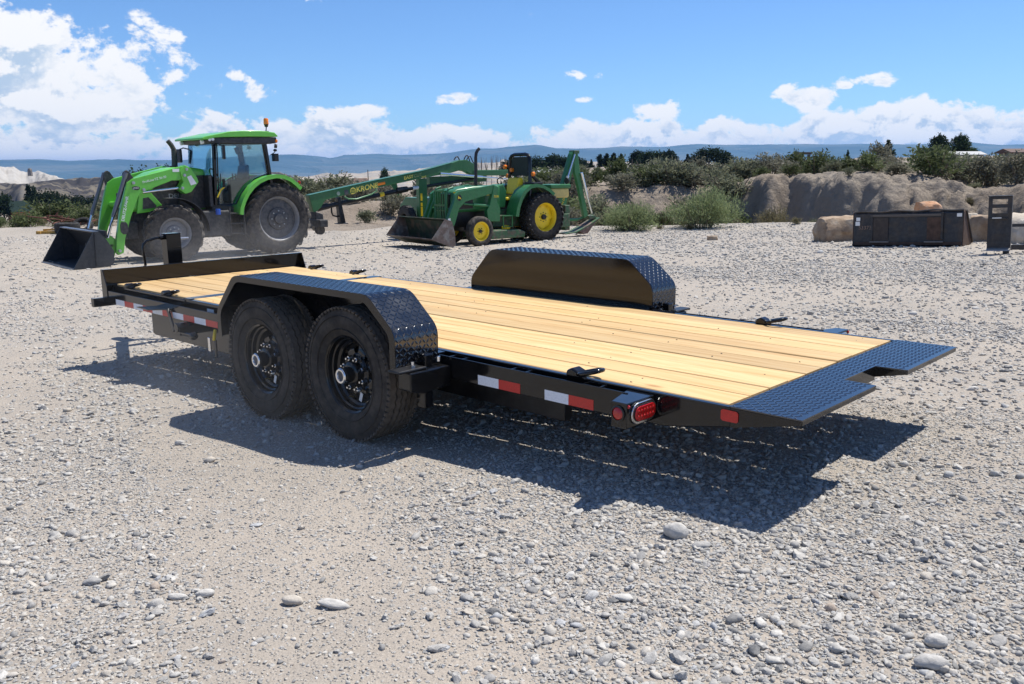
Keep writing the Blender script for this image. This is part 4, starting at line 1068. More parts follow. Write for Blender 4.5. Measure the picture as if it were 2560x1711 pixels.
    for s in (1, -1):
        ya, yb = sorted((s*.60, s*.71))
        a = MB().prism(arm, ya, yb).build('loader_arm', M_GRN, T, bevel=.012)
        tw = MB().prism(tower, *sorted((s*.50, s*.75))).build('loader_tower', M_GRN, T, bevel=.015)
        MB().beam((2.1, s*.52, 1.75), (2.25, s*.30, 1.0), .14, .3, (1, 0, 0)).build('loader_mount', M_DGREY, T, bevel=.01)
        for (x, z) in ((2.20, 2.16), (2.26, 2.02), (2.33, 1.72), (3.46, 1.86), (3.24, 1.70), (3.90, .33)):
            MB().cyl((x, s*.70, z), (x, s*.775, z), .035, n=12).cyl((x, s*.77, z), (x, s*.79, z), .018, n=8).build('pivot_pin', M_STEEL, T)
        MB().cyl((2.38, s*.655, 1.755), (2.95, s*.655, 1.70), .0, n=6) if 0 else None
        MB().cyl((2.36, s*.79, 1.745), (2.62, s*.79, 1.728), .055, n=12).build('lift_cylinder', M_CYL, T, smooth=40) if 0 else None
        MB().cyl((2.40, s*.655, 1.72), (3.24, s*.655, 1.64), .033, n=12).build('lift_cylinder_rod', M_ROD, T, smooth=40)
        # tilt cylinder on a black bracket in front of the arm
        MB().prism([(3.66, 2.02), (3.63, 2.11), (3.57, 2.15), (3.51, 2.12), (3.38, 1.90), (3.52, 1.60), (3.60, 1.64)], *sorted((s*.62, s*.69))).build('tilt_bracket', M_DGREY, T, bevel=.012)
        MB().cyl((3.60, s*.745, 2.09), (3.98, s*.745, 1.10), .047, n=14).build('tilt_cylinder', M_CYL, T, smooth=40)
        MB().cyl((3.98, s*.745, 1.10), (4.13, s*.745, .64), .026, n=12).build('tilt_rod', M_ROD, T, smooth=40)
        MB().tube([(3.62, s*.78, 1.95), (3.80, s*.80, 1.45), (4.05, s*.80, .95), (4.16, s*.79, .66)], .012, 6).build('hydraulic_hose', M_BLACK, T, smooth=60)
        MB().prism([(4.22, .66), (4.02, .68), (3.93, .60), (3.90, .44), (3.98, .20), (4.07, .18), (4.06, .40), (4.14, .55), (4.22, .58)], *sorted((s*.56, s*.60-.0*s))).build('quick_hitch', M_GRN, T, bevel=.008)
        MB().box(3.82, 3.88, *sorted((s*.715, s*.73)), .70, .92).build('arm_pad', M_DGREY, T, bevel=.006) if 0 else None
    MB().prism([(3.70, .98), (3.80, .98), (3.83, .92), (3.83, .76), (3.78, .70), (3.70, .70), (3.66, .76), (3.66, .92)], .712, .725).build('arm_pad', M_DGREY, T, bevel=.004)
    MB().cyl((3.55, -.6, 1.35), (3.55, .6, 1.35), .07, n=14).build('loader_cross_tube', M_GRN, T, smooth=40)
    MB().box(4.10, 4.16, -.62, .62, .62, .80).cyl((4.02, -.6, .45), (4.02, .6, .45), .05, n=12).build('hitch_cross_beam', M_DGREY, T, bevel=.01)
    # lettering
    lettering(T, 'DEUTZ-FAHR', .092, (3.685, .7125, 1.28), (-.26, 0, .965), (.965, 0, .26), M_WTXT, sx=1.05, bold=.002)
    lettering(T, 'ProfiLine FZ 36-20', .075, (2.96, .7125, 1.93), (-1, 0, .22), (.22, 0, 1), M_WTXT)
    MB().prism([(3.40+.09*math.cos(a), 1.74+.045*math.sin(a)) for a in np.linspace(0, 6.283, 20)[:-1]], .7115, .714).build('round_decal', mat('decal_black', (.02, .02, .02), .5), T)
    lettering(T, 'STOLL', .055, (3.40, .7155, 1.74), (-1, 0, .2), (.2, 0, 1), M_WTXT, sx=.9)
    MB().box(2.36, 2.52, .7115, .7135, 2.10, 2.17).xf(Matrix.Identity(4)).build('label_sticker', M_STICK, T)
    MB().prism([(2.20, 1.98), (2.12, 1.78), (1.98, 1.82), (2.10, 2.02)], .752, .754).build('load_chart_sticker', M_STICK, T)
    # bucket (open to the front)
    bp = [(4.50, .80), (4.40, .805), (4.26, .62), (4.12, .36), (4.14, .10), (4.22, .035), (4.98, .005)]
    k = MB().strip(bp, -1.42, 1.0, -.014).build('bucket', M_BKT, T, smooth=30)
    for s in (1, -1):
        MB().prism([(4.52, .805), (4.40, .812), (4.25, .62), (4.11, .36), (4.13, .09), (4.22, .025), (5.0, .0), (4.99, .03)], *((1.0, 1.012) if s > 0 else (-1.432, -1.42))).build('bucket_side', M_BKT, k)
        ys = 1.016 if s > 0 else -1.436
        MB().beam((4.50, ys, .78), (4.52, ys, .05), .008, .05, (0, 1, 0)).build('bucket_side_rib', M_BKT, k)
    MB().box(4.80, 5.03, -1.42, 1.0, -.004, .016).build('cutting_edge', mat('worn_blue_steel', (.13, .15, .18), .4, .5, var=.2), k, bevel=.003)
    MB().box(4.40, 4.54, -1.42, 1.0, .806, .822).build('bucket_top_lip', mat('bucket_lip_steel', (.09, .11, .15), .35, .4), k, bevel=.005)
    MB().box(4.22, 4.4, -.02, .02, .3, .5).build('bucket_ear', M_BKT, k)
    # rear linkage
    MB().beam((-.6, .42, .75), (-1.25, .42, .62), .08, .12).beam((-.6, -.42, .75), (-1.25, -.42, .62), .08, .12).build('lower_link', M_DGREY, T)
    return T
GT = build_green()

# ================================================================== mower hitched behind the green tractor (same axis, x points forward)
M_KGR = mat('mid_green_paint', (.035, .145, .045), .35, spec=.5, var=.08, coat=.2, dust=.10)
M_KYEL = mat('mower_yellow_lettering', (.80, .66, .12), .5)
def build_mower():
    bx, by = -18.929, 9.071; a = math.atan2(-.9973, -.0733); off = Vector((math.cos(a), math.sin(a)))*-6.2
    K = thing('trailed_mower', 'long dark green mower drawbar with yellow lettering behind the tractor', 'mower', (bx+off.x, by+off.y, yz(bx)), (0, 0, a))
    s0 = 6.2   # measured from the tractor's rear axle; local x = s + 6.2
    def S(pts): return [(p[0]+s0, p[1]) for p in pts]
    boom = [(-1.40, 1.44), (-3.54, 1.80), (-5.30, 2.07), (-6.40, 2.30), (-6.70, 2.385), (-7.02, 2.40), (-7.36, 2.25), (-7.40, 1.98), (-7.17, 1.96), (-6.95, 2.05), (-6.70, 2.07), (-6.36, 2.0), (-5.3, 1.86), (-3.53, 1.585), (-2.50, 1.415), (-1.90, 1.30), (-1.75, 1.10), (-1.57, .97), (-1.50, 1.0)]
    bm_ = MB().prism(S(boom), -.11, .11).build('drawbar', M_KGR, K, bevel=.012)
    MB().prism(S([(-1.42, 1.455), (-3.54, 1.815), (-5.30, 2.085), (-6.40, 2.315), (-6.4, 2.30), (-5.3, 2.073), (-3.54, 1.803), (-1.42, 1.442)]), -.125, .125).build('drawbar_flange', M_KGR, bm_)
    e = Vector((-1, 0, .165)).normalized(); up = Vector((.165, 0, 1))
    lettering(bm_, 'KRONE', .20, (-3.27+s0, .1125, 1.612), e, up, M_KYEL, shear=.15, bold=.004, sx=1.12)
    lettering(bm_, 'EASY', .135, (-4.74+s0, .1125, 1.885), e, up, M_KYEL, shear=.15, bold=.003, sx=1.15)
    lettering(bm_, 'CUT', .135, (-5.08+s0, .1125, 1.94), e, up, mat('thin_yellow_lettering', (.30, .36, .14), .5), shear=.15, sx=1.15)
    lettering(bm_, '3210', .075, (-5.30+s0, .1125, 1.885), e, up, M_KYEL, shear=.15, sx=1.2)
    # crown mark: a ring with three points over a bar
    cr = MB(); c = Vector((-2.80+s0, .1125, 1.515)); 
    cr.tube([c+Vector((-.085*math.cos(t), 0, .085*math.sin(t)+.01)) for t in np.linspace(-.5, math.pi+.5, 12)], .013, 6)
    cr.beam(c+Vector((.06, 0, -.062)), c+Vector((-.07, 0, -.045)), .006, .03).beam(c+Vector((0, 0, -.02)), c+Vector((0, 0, .06)), .006, .022, (1, 0, 0)).beam(c+Vector((.035, 0, -.02)), c+Vector((.045, 0, .04)), .006, .02, (1, 0, 0)).beam(c+Vector((-.035, 0, -.02)), c+Vector((-.045, 0, .05)), .006, .02, (1, 0, 0))
    cr.build('crown_mark', M_KYEL, bm_)
    MB().obox((-2.58+s0, .1125, 1.50), (.13, .003, .13), Matrix.Rotation(.16, 3, 'Y')).build('grey_decal', mat('grey_decal', (.08, .08, .085), .6, var=.5, vscale=60), bm_)
    MB().cyl((-2.32+s0, .111, 1.47), (-2.32+s0, .1135, 1.47), .055, n=14).build('round_sticker', mat('pale_green_sticker', (.30, .38, .30), .5, var=.4, vscale=50), bm_)
    MB().obox((-3.77+s0, .1125, 1.715), (.26, .003, .075), Matrix.Rotation(.16, 3, 'Y')).build('side_reflector', M_ORANGE, bm_)
    # drive shaft under the drawbar
    sh = MB().cyl((-1.80+s0, 0, 1.09), (-4.45+s0, 0, 1.50), .065, n=14).cyl((-4.7+s0, 0, 1.53), (-7.4+s0, 0, 1.80), .05, n=14).build('drive_shaft', M_BLACKM, K, smooth=40)
    MB().cyl((-4.35+s0, 0, 1.49), (-4.75+s0, 0, 1.54), .10, .085, 14).cyl((-1.70+s0, 0, 1.08), (-2.05+s0, 0, 1.13), .10, .08, 14).build('shaft_guard', M_BLACKM, sh, smooth=40)
    MB().cyl((-4.95+s0, 0, 1.556), (-5.25+s0, 0, 1.586), .052, n=14).build('white_shaft_label', M_STICK, sh)
    MB().cyl((-5.26+s0, 0, 1.587), (-5.36+s0, 0, 1.597), .052, n=14).cyl((-3.75+s0, 0, 1.392), (-3.9+s0, 0, 1.415), .067, n=14).build('yellow_shaft_label', M_YEL, sh)
    MB().prism(S([(-4.10, 1.74), (-4.36, 1.76), (-4.46, 1.38), (-4.42, 1.36)]), -.03, .03).build('shaft_support', M_KGR, bm_, bevel=.006)
    MB().tube([(-2.50+s0, .12, 1.38), (-2.62+s0, .14, 1.31), (-2.9+s0, .14, 1.30), (-3.4+s0, .14, 1.42), (-3.58+s0, .14, 1.52), (-3.56+s0, .12, 1.60)], .022, 8).build('guard_hoop', mat('pale_green_tube', (.10, .24, .11), .35), bm_, smooth=50)
    # parking stand
    st = MB().beam((-2.36+s0, 0, 1.36), (-2.45+s0, 0, .64), .10, .13, (0, 1, 0), .16, .19).box(-2.60+s0, -2.28+s0, -.12, .12, .615, .638).build('parking_stand', M_BLACKM, K, bevel=.008)
    MB().tube([(-2.14+s0, 0, 1.15), (-2.14+s0, 0, .95), (-2.18+s0, 0, .86), (-2.3+s0, 0, .83), (-2.38+s0, 0, .84)], .025, 8).build('stand_handle', M_BLACKM, st, smooth=50)
    # headstock on the tractor links
    MB().box(-1.75+s0, -1.50+s0, -.45, .45, .58, .78).prism(S([(-1.55, 1.0), (-1.78, .92), (-1.80, .55), (-1.62, .45), (-1.52, .6)]), -.16, .16).build('headstock', M_DGREY, K, bevel=.02)
    MB().cyl((-1.60+s0, .18, .50), (-1.60+s0, .30, .50), .13, n=16).build('headstock_roller', M_RUBD, K, smooth=40)
    # hoses and swivel at the top
    b = MB()
    for k, (x0, h) in enumerate(((-6.62, .10), (-6.98, .14), (-7.05, .11))):
        b.tube([(x0+s0-.30*u, -.05+.05*k, 2.40+h*math.sin(math.pi*min(u*1.2, 1))-.22*max(0, u-.5)) for u in np.linspace(0, 1.3, 9)], .018, 6)
    b.build('hydraulic_hoses', M_BLACKM, K, smooth=60)['kind'] = 'stuff'
    # main frame, wheels and cutting unit behind
    MB().box(-8.95+s0, -7.25+s0, -.14, .14, 1.90, 2.08).beam((-5.7+s0, -.2, 1.78), (-8.0+s0, -.2, 1.82), .18, .22).build('main_frame', M_KGR, K, bevel=.015)
    MB().cyl((-5.9+s0, .15, 1.98), (-7.6+s0, .15, 1.86), .045, n=12).cyl((-7.6+s0, .15, 1.86), (-8.6+s0, .15, 1.78), .028, n=10).build('swing_cylinder', M_ROD, K, smooth=40)
    MB().box(-5.46+s0, -5.16+s0, -.10, .06, .45, 1.84).build('frame_post', M_KGR, K, bevel=.012)
    for z0, z1 in ((1.18, 1.40), (1.02, 1.12), (.72, 1.0), (.56, .64)): MB().box(-5.27+s0, -5.20+s0, .0605, .0635, z0, z1).build('yellow_reflector_strip', M_YEL, K)
    lug_wheel(K, (-5.05+s0, -.45, .52), .52, .26, .26, 16, M_RUBB, M_WTXT, M_WTXT, 1, math.pi/2-.2, lug_h=.02)
    lug_wheel(K, (-8.6+s0, -.45, .52), .52, .26, .26, 16, M_RUBB, M_WTXT, M_WTXT, 1, math.pi/2-.2, lug_h=.02)
    MB().prism([(-1.6, .35), (-1.6, 1.0), (-1.3, 1.25), (.9, 1.25), (1.1, 1.0), (1.1, .35)], -8.4+s0, -5.6+s0, 'x').build('cutting_unit_cover', M_KGR, K, bevel=.03)
    MB().box(-8.3+s0, -5.7+s0, -1.5, 1.0, .12, .34).build('cutter_bar', M_DGREY, K, bevel=.02)
build_mower()
# ================================================================== older green and yellow tractor with loader and backhoe
M_JG = mat('tractor_green_paint', (.022, .155, .045), .35, spec=.5, var=.12, coat=.15, dust=.10)
M_JGD = mat('worn_green_paint', (.03, .10, .035), .55, var=.3, dust=.25, tint2=(.10, .08, .05))
M_JY = mat('tractor_yellow_paint', (.85, .60, .015), .35, spec=.5, var=.05, dust=.05)
M_RUST = mat('worn_bucket_steel', (.15, .11, .09), .6, .2, var=.3, vscale=5, tint2=(.22, .20, .18))
M_BKG = mat('bucket_inside_green', (.028, .05, .03), .6, var=.35, vscale=4, tint2=(.10, .075, .05))
def turf_wheel(parent, loc, Rr, wd, rim_r, side, rows, n, hub_out=.06, blocks=True):
    w = holder('wheel', parent, loc); h = wd/2; s = side; Rc = Rr-.028 if blocks else Rr-.006
    prof = [(rim_r, -h*.75), (rim_r+.03, -h*.93), (rim_r+(Rc-rim_r)*.5, -h), (Rc*.93, -h*.95), (Rc*.985, -h*.82), (Rc, -h*.5), (Rc, h*.5), (Rc*.985, h*.82), (Rc*.93, h*.95), (rim_r+(Rc-rim_r)*.5, h), (rim_r+.03, h*.93), (rim_r, h*.75)]
    if not blocks:
        prof = prof[:4]+[(Rc*.985, -h*.8), (Rr, -h*.7), (Rr, -h*.3), (Rc, -h*.28), (Rc, -h*.2), (Rr, -h*.18), (Rr, h*.18), (Rc, h*.2), (Rc, h*.28), (Rr, h*.3), (Rr, h*.7), (Rc*.985, h*.8)]+prof[8:]
    b = MB().lathe(prof, n=48)
    if blocks:
        for j in range(rows):
            y = -h*.92+2*h*.92*j/(rows-1); edge = abs(y)/h
            rr0 = Rc*(.93 if edge > .85 else .985 if edge > .6 else 1.0)
            for i in range(n):
                a = 2*math.pi*(i+(.5 if j % 2 else 0))/n; da = math.pi/n*.82; dy = h*.92/(rows-1)*1.15; rt = rr0+.027
                v = []
                for k in range(6):
                    ang = k*math.pi/3; v.append((a+math.cos(ang)*da*1.08, y+math.sin(ang)*dy))
                vv = [(math.cos(p)*(rr0-.01), q, math.sin(p)*(rr0-.01)) for p, q in v]+[(math.cos(a+(p-a)*.86)*rt, y+(q-y)*.86, math.sin(a+(p-a)*.86)*rt) for p, q in v]
                b.add(vv, [(6, 7, 8, 9, 10, 11)]+[(k, (k+1) % 6, 6+(k+1) % 6, 6+k) for k in range(6)])
    b.build('tyre', M_RUBB if blocks else M_RUBD, w, smooth=38)
    MB().lathe([(rim_r+.014, s*h*.70), (rim_r+.022, s*h*.80), (rim_r+.004, s*h*.83), (rim_r-.02, s*h*.72), (rim_r-.03, s*h*.35), (rim_r-.05, s*h*.10), (rim_r-.03, -s*h*.5)], n=40).build('rim', M_JY, w, smooth=40)
    if blocks:
        # scalloped centre dish
        v = []; nn = 48
        for i in range(nn):
            a = 2*math.pi*i/nn; rr = rim_r*(.82+.07*math.cos(8*a)); v.append((math.cos(a)*rr, s*h*.16, math.sin(a)*rr))
        for i in range(nn):
            a = 2*math.pi*i/nn; v.append((math.cos(a)*rim_r*.45, s*h*.30, math.sin(a)*rim_r*.45))
        for i in range(nn):
            a = 2*math.pi*i/nn; v.append((math.cos(a)*rim_r*.2, s*h*.30, math.sin(a)*rim_r*.2))
        v.append((0, s*h*.3, 0))
        f = [(i, (i+1) % nn, nn+(i+1) % nn, nn+i) for i in range(nn)]+[(nn+i, nn+(i+1) % nn, 2*nn+(i+1) % nn, 2*nn+i) for i in range(nn)]+[(2*nn+i, 2*nn+(i+1) % nn, 3*nn) for i in range(nn)]
        MB().add(v, f).build('wheel_dish', M_JY, w, smooth=40)
        MB().lathe([(rim_r-.04, s*h*.05), (0, s*h*.04)], n=24).build('wheel_back_plate', M_JY, w)
    else:
        MB().lathe([(rim_r-.035, s*h*.20), (rim_r*.6, s*h*.34), (rim_r*.35, s*h*.30), (0, s*h*.30)], n=32).build('wheel_dish', M_JY, w, smooth=40)
    MB().lathe([(rim_r*.20, s*h*.28), (rim_r*.19, s*(h*.3+hub_out)), (rim_r*.1, s*(h*.32+hub_out)), (0, s*(h*.32+hub_out))], n=18).build('hub', M_BLACKM, w, smooth=40)
    for k in range(8 if blocks else 6):
        a = 2*math.pi*k/(8 if blocks else 6); c = (math.cos(a)*rim_r*.33, s*h*.30, math.sin(a)*rim_r*.33)
        MB().cyl(c, (c[0], c[1]+s*.02, c[2]), .013, n=6).build('wheel_bolt', M_BLACKM, w)
    return w
def build_jd():
    bx, by = -15.685, 16.034
    T = thing('backhoe_tractor', 'dark green and yellow open tractor with loader, roll bar and backhoe', 'tractor', (bx, by, yz(bx)), (0, 0, math.atan2(-.989, -.1478)))
    for s in (1, -1):
        turf_wheel(T, (-.02, s*.575, .70), .71, .45, .40, s, 6, 26)
        turf_wheel(T, (2.31, s*.68, .405), .41, .24, .255, s, 4, 20, .03, False)
    MB().box(-.7, 1.5, -.22, .22, .45, .95).cyl((-.02, -.5, .7), (-.02, .5, .7), .12, n=14).build('transmission', M_JGD, T, bevel=.02)
    MB().box(1.4, 3.0, -.2, .2, .5, .95).beam((2.31, -.6, .42), (2.31, .6, .42), .1, .12).box(2.2, 2.42, -.1, .1, .4, .6).build('engine_frame', M_BLACKM, T, bevel=.02)
    # hood with yellow stripe
    hp = [(1.30, 1.0), (1.28, 1.63), (2.2, 1.62), (2.75, 1.56), (2.92, 1.48), (2.96, 1.30), (2.96, .92), (1.9, .92)]
    MB().prism(hp, -.31, .31).build('hood', M_JG, T, bevel=.07, seg=3, smooth=40)
    for s in (1, -1):
        y = sorted((s*.311, s*.316))
        st = MB().prism([(2.90, 1.445), (2.90, 1.475), (2.3, 1.455), (1.45, 1.395), (1.45, 1.365), (2.3, 1.425)], *y).build('hood_stripe', M_JY, T)
        if s > 0: lettering(T, 'JOHN DEERE', .085, (1.78, .319, 1.385), (-1, 0, -.03), (0, 0, 1), M_JY, bold=.002)
        MB().prism([(2.85, 1.35), (2.25, 1.33), (2.25, 1.02), (2.85, 1.0)], *sorted((s*.311, s*.315))).build('engine_side_screen', M_BLACKM, T)
    MB().box(2.93, 2.99, -.24, .24, .95, 1.42).build('radiator_grille', M_BLACKM, T, bevel=.01)
    # front guard
    g = MB()
    for y in (-.22, -.11, 0, .11, .22): g.beam((3.12, y, .72), (3.12, y, 1.50), .02, .035, (0, 1, 0))
    for z in (.72, 1.12, 1.50): g.box(3.09, 3.15, -.26, .26, z-.02, z+.02)
    g.tube([(3.12, .26, .72), (3.12, .30, 1.45), (3.05, .30, 1.56), (2.9, .30, 1.60)], .03, 8).tube([(3.12, -.26, .72), (3.12, -.30, 1.45), (3.05, -.30, 1.56), (2.9, -.30, 1.60)], .03, 8)
    g.build('front_guard', M_JG, T, smooth=35)
    MB().tube([(1.90, -.02, 1.5), (1.90, -.02, 1.62), (1.89, -.02, 2.40), (1.87, -.02, 2.52), (1.82, -.02, 2.60), (1.76, -.02, 2.645)], [.052, .05, .045, .045, .045, .045], 12).build('exhaust_stack', M_BLACKM, T, smooth=45)
    # dash, steering, seat, platform
    MB().prism([(1.32, 1.0), (1.32, 1.62), (1.12, 1.66), (1.0, 1.45), (1.05, 1.0)], -.24, .24).build('dashboard', M_JG, T, bevel=.03)
    MB().tube([(1.0+.05*math.cos(a), .19*math.sin(a), 1.70+.13*math.cos(a)) for a in np.linspace(0, 2*math.pi, 18)[:-1]], .015, 6, True).cyl((1.1, 0, 1.55), (1.0, 0, 1.70), .025, n=8).build('steering_wheel', M_BLACKM, T, smooth=50)
    MB().box(.2, 1.5, -.42, .42, .74, .79).build('floor_platform', M_JGD, T, bevel=.008)
    MB().prism([(.48, 1.40), (.66, 1.36), (.58, 1.78), (.52, 1.83), (.42, 1.83), (.38, 1.76)], -.27, .27).build('seat_back', M_JY, T, bevel=.06, seg=3, smooth=45)
    MB().prism([(.50, 1.33), (1.0, 1.28), (1.03, 1.24), (1.0, 1.20), (.50, 1.22)], -.28, .28).build('seat_cushion', M_JY, T, bevel=.03, smooth=45)
    MB().box(.5, .9, -.15, .15, .95, 1.22).build('seat_base', M_BLACKM, T)
    # roll bar with sun panel
    hoop = [(.33, .47, 1.0), (.33, .47, 2.22), (.32, .45, 2.38), (.31, .38, 2.46), (.31, .25, 2.49), (.31, -.25, 2.49), (.31, -.38, 2.46), (.32, -.45, 2.38), (.33, -.47, 2.22), (.33, -.47, 1.0)]
    MB().tube(hoop, .055, 8).build('roll_bar', M_BLACK, T, smooth=45)
    MB().prism([(-.40, 1.88), (.40, 1.88), (.40, 2.33), (.33, 2.42), (-.33, 2.42), (-.40, 2.33)], .305, .312, 'x').build('roll_bar_mesh', mat('dark_mesh', (.02, .03, .025), .8), T)
    for s in (1, -1): MB().beam((.33, s*.40, 2.0), (-.35, s*.40, 1.45), .07, .07).build('roll_bar_brace', M_BLACK, T, bevel=.008)
    for (x, y, z) in ((.30, .56, 1.93), (.30, -.62, 1.88), (.42, -.60, 2.14), (.36, -.35, 2.05)):
        lp = MB().cyl((x-.05, y, z), (x+.03, y, z), .065, .06, 12).build('warning_lamp', M_ORANGE, T, bevel=.01)
    MB().cyl((.30, .47, 1.93), (.30, .56, 1.93), .015, n=6).cyl((.30, -.47, 1.88), (.30, -.62, 1.88), .015, n=6).build('lamp_brackets', M_BLACK, T)['kind'] = 'stuff'
    # fenders
    fa = [(1.02, .74), (.97, .95), (.90, 1.12), (.78, 1.30), (.60, 1.46), (.38, 1.56), (.15, 1.58), (-.10, 1.54), (-.32, 1.44)]
    fa = [(1.10, .76), (1.04, 1.02), (.93, 1.28), (.78, 1.47), (.58, 1.60), (.35, 1.64), (.10, 1.60), (-.14, 1.50), (-.34, 1.36)]
    for s in (1, -1):
        f = MB().strip(fa, *sorted((s*.34, s*.80)), .02).build('rear_fender', M_JG, T, smooth=35)
        MB().prism([(x, z-.022) for x, z in fa]+[(.3, .8)], *sorted((s*.335, s*.345))).build('fender_side', M_JGD, f)
        n = len(fa); ein = [(x*.90+.02, .92*(z-.7)+.7) for x, z in fa]; lm = MB(); yo = s*.80
        lm.v += [(x, yo, z) for x, z in fa]+[(x, yo, z) for x, z in ein]+[(x, yo-s*.015, z) for x, z in fa]+[(x, yo-s*.015, z) for x, z in ein]
        for i in range(n-1): lm.f += [(i, i+1, n+i+1, n+i), (2*n+i, 3*n+i, 3*n+i+1, 2*n+i+1), (n+i, n+i+1, 3*n+i+1, 3*n+i)]
        lm.build('fender_lip', M_JG, f, smooth=35)
    MB().box(.1, .45, .36, .78, 1.645, 1.70).build('fender_pad', M_BLACKM, T, bevel=.01)
    # belly mower
    MB().prism([(.75, .16), (.72, .32), (.95, .40), (1.85, .40), (2.0, .30), (2.0, .16)], -.75, .75).build('mower_deck', M_JGD, T, bevel=.03)
    MB().ball((1.25, .50, .44), (.13, .13, .08), 12, 8).ball((1.0, -.4, .44), (.13, .13, .08), 12, 8).build('mower_pulley_cover', M_JY, T, smooth=50)
    MB().tube([(1.14, .66, .80), (1.14, .66, .48), (1.46, .66, .48), (1.46, .66, .80)], .022, 8).box(1.14, 1.46, .60, .72, .775, .80).build('step', M_JG, T, smooth=40)
    # loader
    post = [(1.62, 1.60), (1.78, 1.63), (1.82, 1.45), (1.92, 1.12), (2.02, .95), (1.98, .66), (1.58, .64), (1.56, 1.0), (1.68, 1.2)]
    arm = [(1.62, 1.60), (1.76, 1.655), (2.95, 1.50), (3.06, 1.42), (3.08, 1.28), (3.30, .80), (3.34, .66), (3.20, .55), (3.10, .60), (2.94, 1.04), (2.72, 1.22), (1.80, 1.42), (1.68, 1.45)]
    for s in (1, -1):
        MB().prism(post, *sorted((s*.52, s*.66))).build('loader_post', M_JG, T, bevel=.01)
        a = MB().prism(arm, *sorted((s*.55, s*.64))).build('loader_arm', M_JG, T, bevel=.01)
        MB().cyl((1.90, s*.595, 1.08), (2.45, s*.595, 1.13), .045, n=12).cyl((2.45, s*.595, 1.13), (2.76, s*.595, 1.16), .026, n=10).build('lift_cylinder', M_JG, T, smooth=40)
        MB().cyl((3.0, s*.47, 1.30), (3.30, s*.47, .62), .035, n=12).build('tilt_cylinder', M_JG, T, smooth=40)
        MB().beam((1.75, s*.56, .75), (1.75, s*.2, .65), .3, .14).build('loader_mount', M_JGD, T)
        MB().prism([(3.24, .80), (3.32, .78), (3.30, .62), (3.22, .64)], *sorted((s*.641, s*.645))).build('arm_sticker', M_STICK, T)
    MB().cyl((3.0, -.6, 1.0), (3.0, .6, 1.0), .05, n=12).build('loader_cross_tube', M_JG, T, smooth=40)
    MB().tube([(3.12, .45, .55), (3.10, .42, .8), (3.02, .40, .92), (2.95, .35, .98)], .018, 6).build('hydraulic_hose', M_JG, T, smooth=50)
    # round emblem: dark disc with a leaping deer cut as a simple silhouette of legs, body and antlers
    e = MB().prism([(2.93+.075*math.cos(t), 1.33+.085*math.sin(t)) for t in np.linspace(0, 6.283, 18)[:-1]], .641, .644).build('emblem', M_BLACKM, T)
    MB().prism([(2.985, 1.29), (2.95, 1.315), (2.90, 1.30), (2.875, 1.275), (2.885, 1.31), (2.90, 1.335), (2.935, 1.345), (2.955, 1.385), (2.965, 1.35), (2.985, 1.355), (2.97, 1.33)], .6445, .6465).build('emblem_deer', M_JY, e)
    lettering(T, '7500', .085, (1.70, .662, 1.33), (-1, 0, 0), (0, 0, 1), M_JY)
    # loader bucket, curled a little
    bp = [(3.74, .80), (3.55, .74), (3.46, .40), (3.45, .12), (3.55, .07), (4.18, .31)]
    k = MB().strip(bp, -1.15, 1.15, -.012).build('bucket', M_BKG, T, smooth=30)
    for s in (1, -1):
        MB().prism([(3.76, .81), (3.54, .75), (3.45, .40), (3.44, .10), (3.55, .055), (4.19, .305)], *sorted((s*1.15, s*1.162))).build('bucket_side', M_RUST, k)
    MB().beam((4.05, -1.15, .268), (4.05, 1.15, .268), .30, .016, (.36, 0, -1)).build('cutting_edge', M_RUST, k)
    MB().beam((3.75, -1.16, .805), (3.75, 1.16, .805), .05, .02).build('bucket_lip', M_BKG, k)
    # rear tank and backhoe
    MB().box(-1.25, -.55, -.40, .40, 1.22, 1.50).build('rear_box', mat('cream_plastic', (.62, .48, .16), .5, var=.1), T, bevel=.04)
    MB().box(-1.30, -.50, -.43, .43, 1.50, 1.62).build('rear_box_lid', M_JG, T, bevel=.03)
    MB().box(-1.2, -.5, -.5, .5, .35, .75).box(-1.25, -1.05, -.45, .45, .25, 1.0).build('backhoe_frame', M_JGD, T, bevel=.02)
    MB().cyl((-1.0, .55, 1.72), (-1.08, .55, 1.72), .10, .085, 14).build('rear_work_lamp', M_BLACKM, T, bevel=.012)
    MB().cyl((-1.085, .55, 1.72), (-1.10, .55, 1.72), .05, n=12).build('rear_indicator', M_ORANGE, T)
    MB().prism([(-1.12, .62), (-1.10, 1.20), (-1.34, 1.75), (-1.62, 2.50), (-1.72, 2.62), (-1.84, 2.60), (-1.80, 2.40), (-1.62, 1.80), (-1.52, 1.45), (-1.35, .62)], -.08, .08).build('backhoe_boom', M_JG, T, bevel=.015)
    MB().prism([(-1.74, 2.58), (-1.84, 2.60), (-1.92, 2.50), (-2.06, 1.70), (-2.16, 1.35), (-2.36, .62), (-2.20, .55), (-2.02, 1.25), (-1.86, 1.78), (-1.78, 1.95)], -.06, .06).build('dipper_stick', M_JG, T, bevel=.015)
    MB().box(-1.92, -1.70, -.12, .12, 2.52, 2.62).build('boom_head', M_JGD, T, bevel=.012)
    MB().cyl((-1.26, .13, 1.40), (-1.45, .13, 1.85), .05, n=12).cyl((-1.45, .13, 1.85), (-1.72, .13, 2.50), .028, n=10).build('boom_cylinder', M_ROD, T, smooth=40)
    MB().cyl((-2.02, .10, 1.95), (-2.26, .10, 1.25), .045, n=12).cyl((-2.26, .10, 1.25), (-2.48, .10, .70), .026, n=10).build('stick_cylinder', M_ROD, T, smooth=40)
    MB().tube([(-1.22, .16, 1.25), (-1.26, .18, 1.42), (-1.30, .2, 1.55), (-1.28, .19, 1.66), (-1.38, .16, 1.85)], .03, 8).build('backhoe_hose', mat('grey_hose', (.40, .38, .33), .7), T, smooth=50)
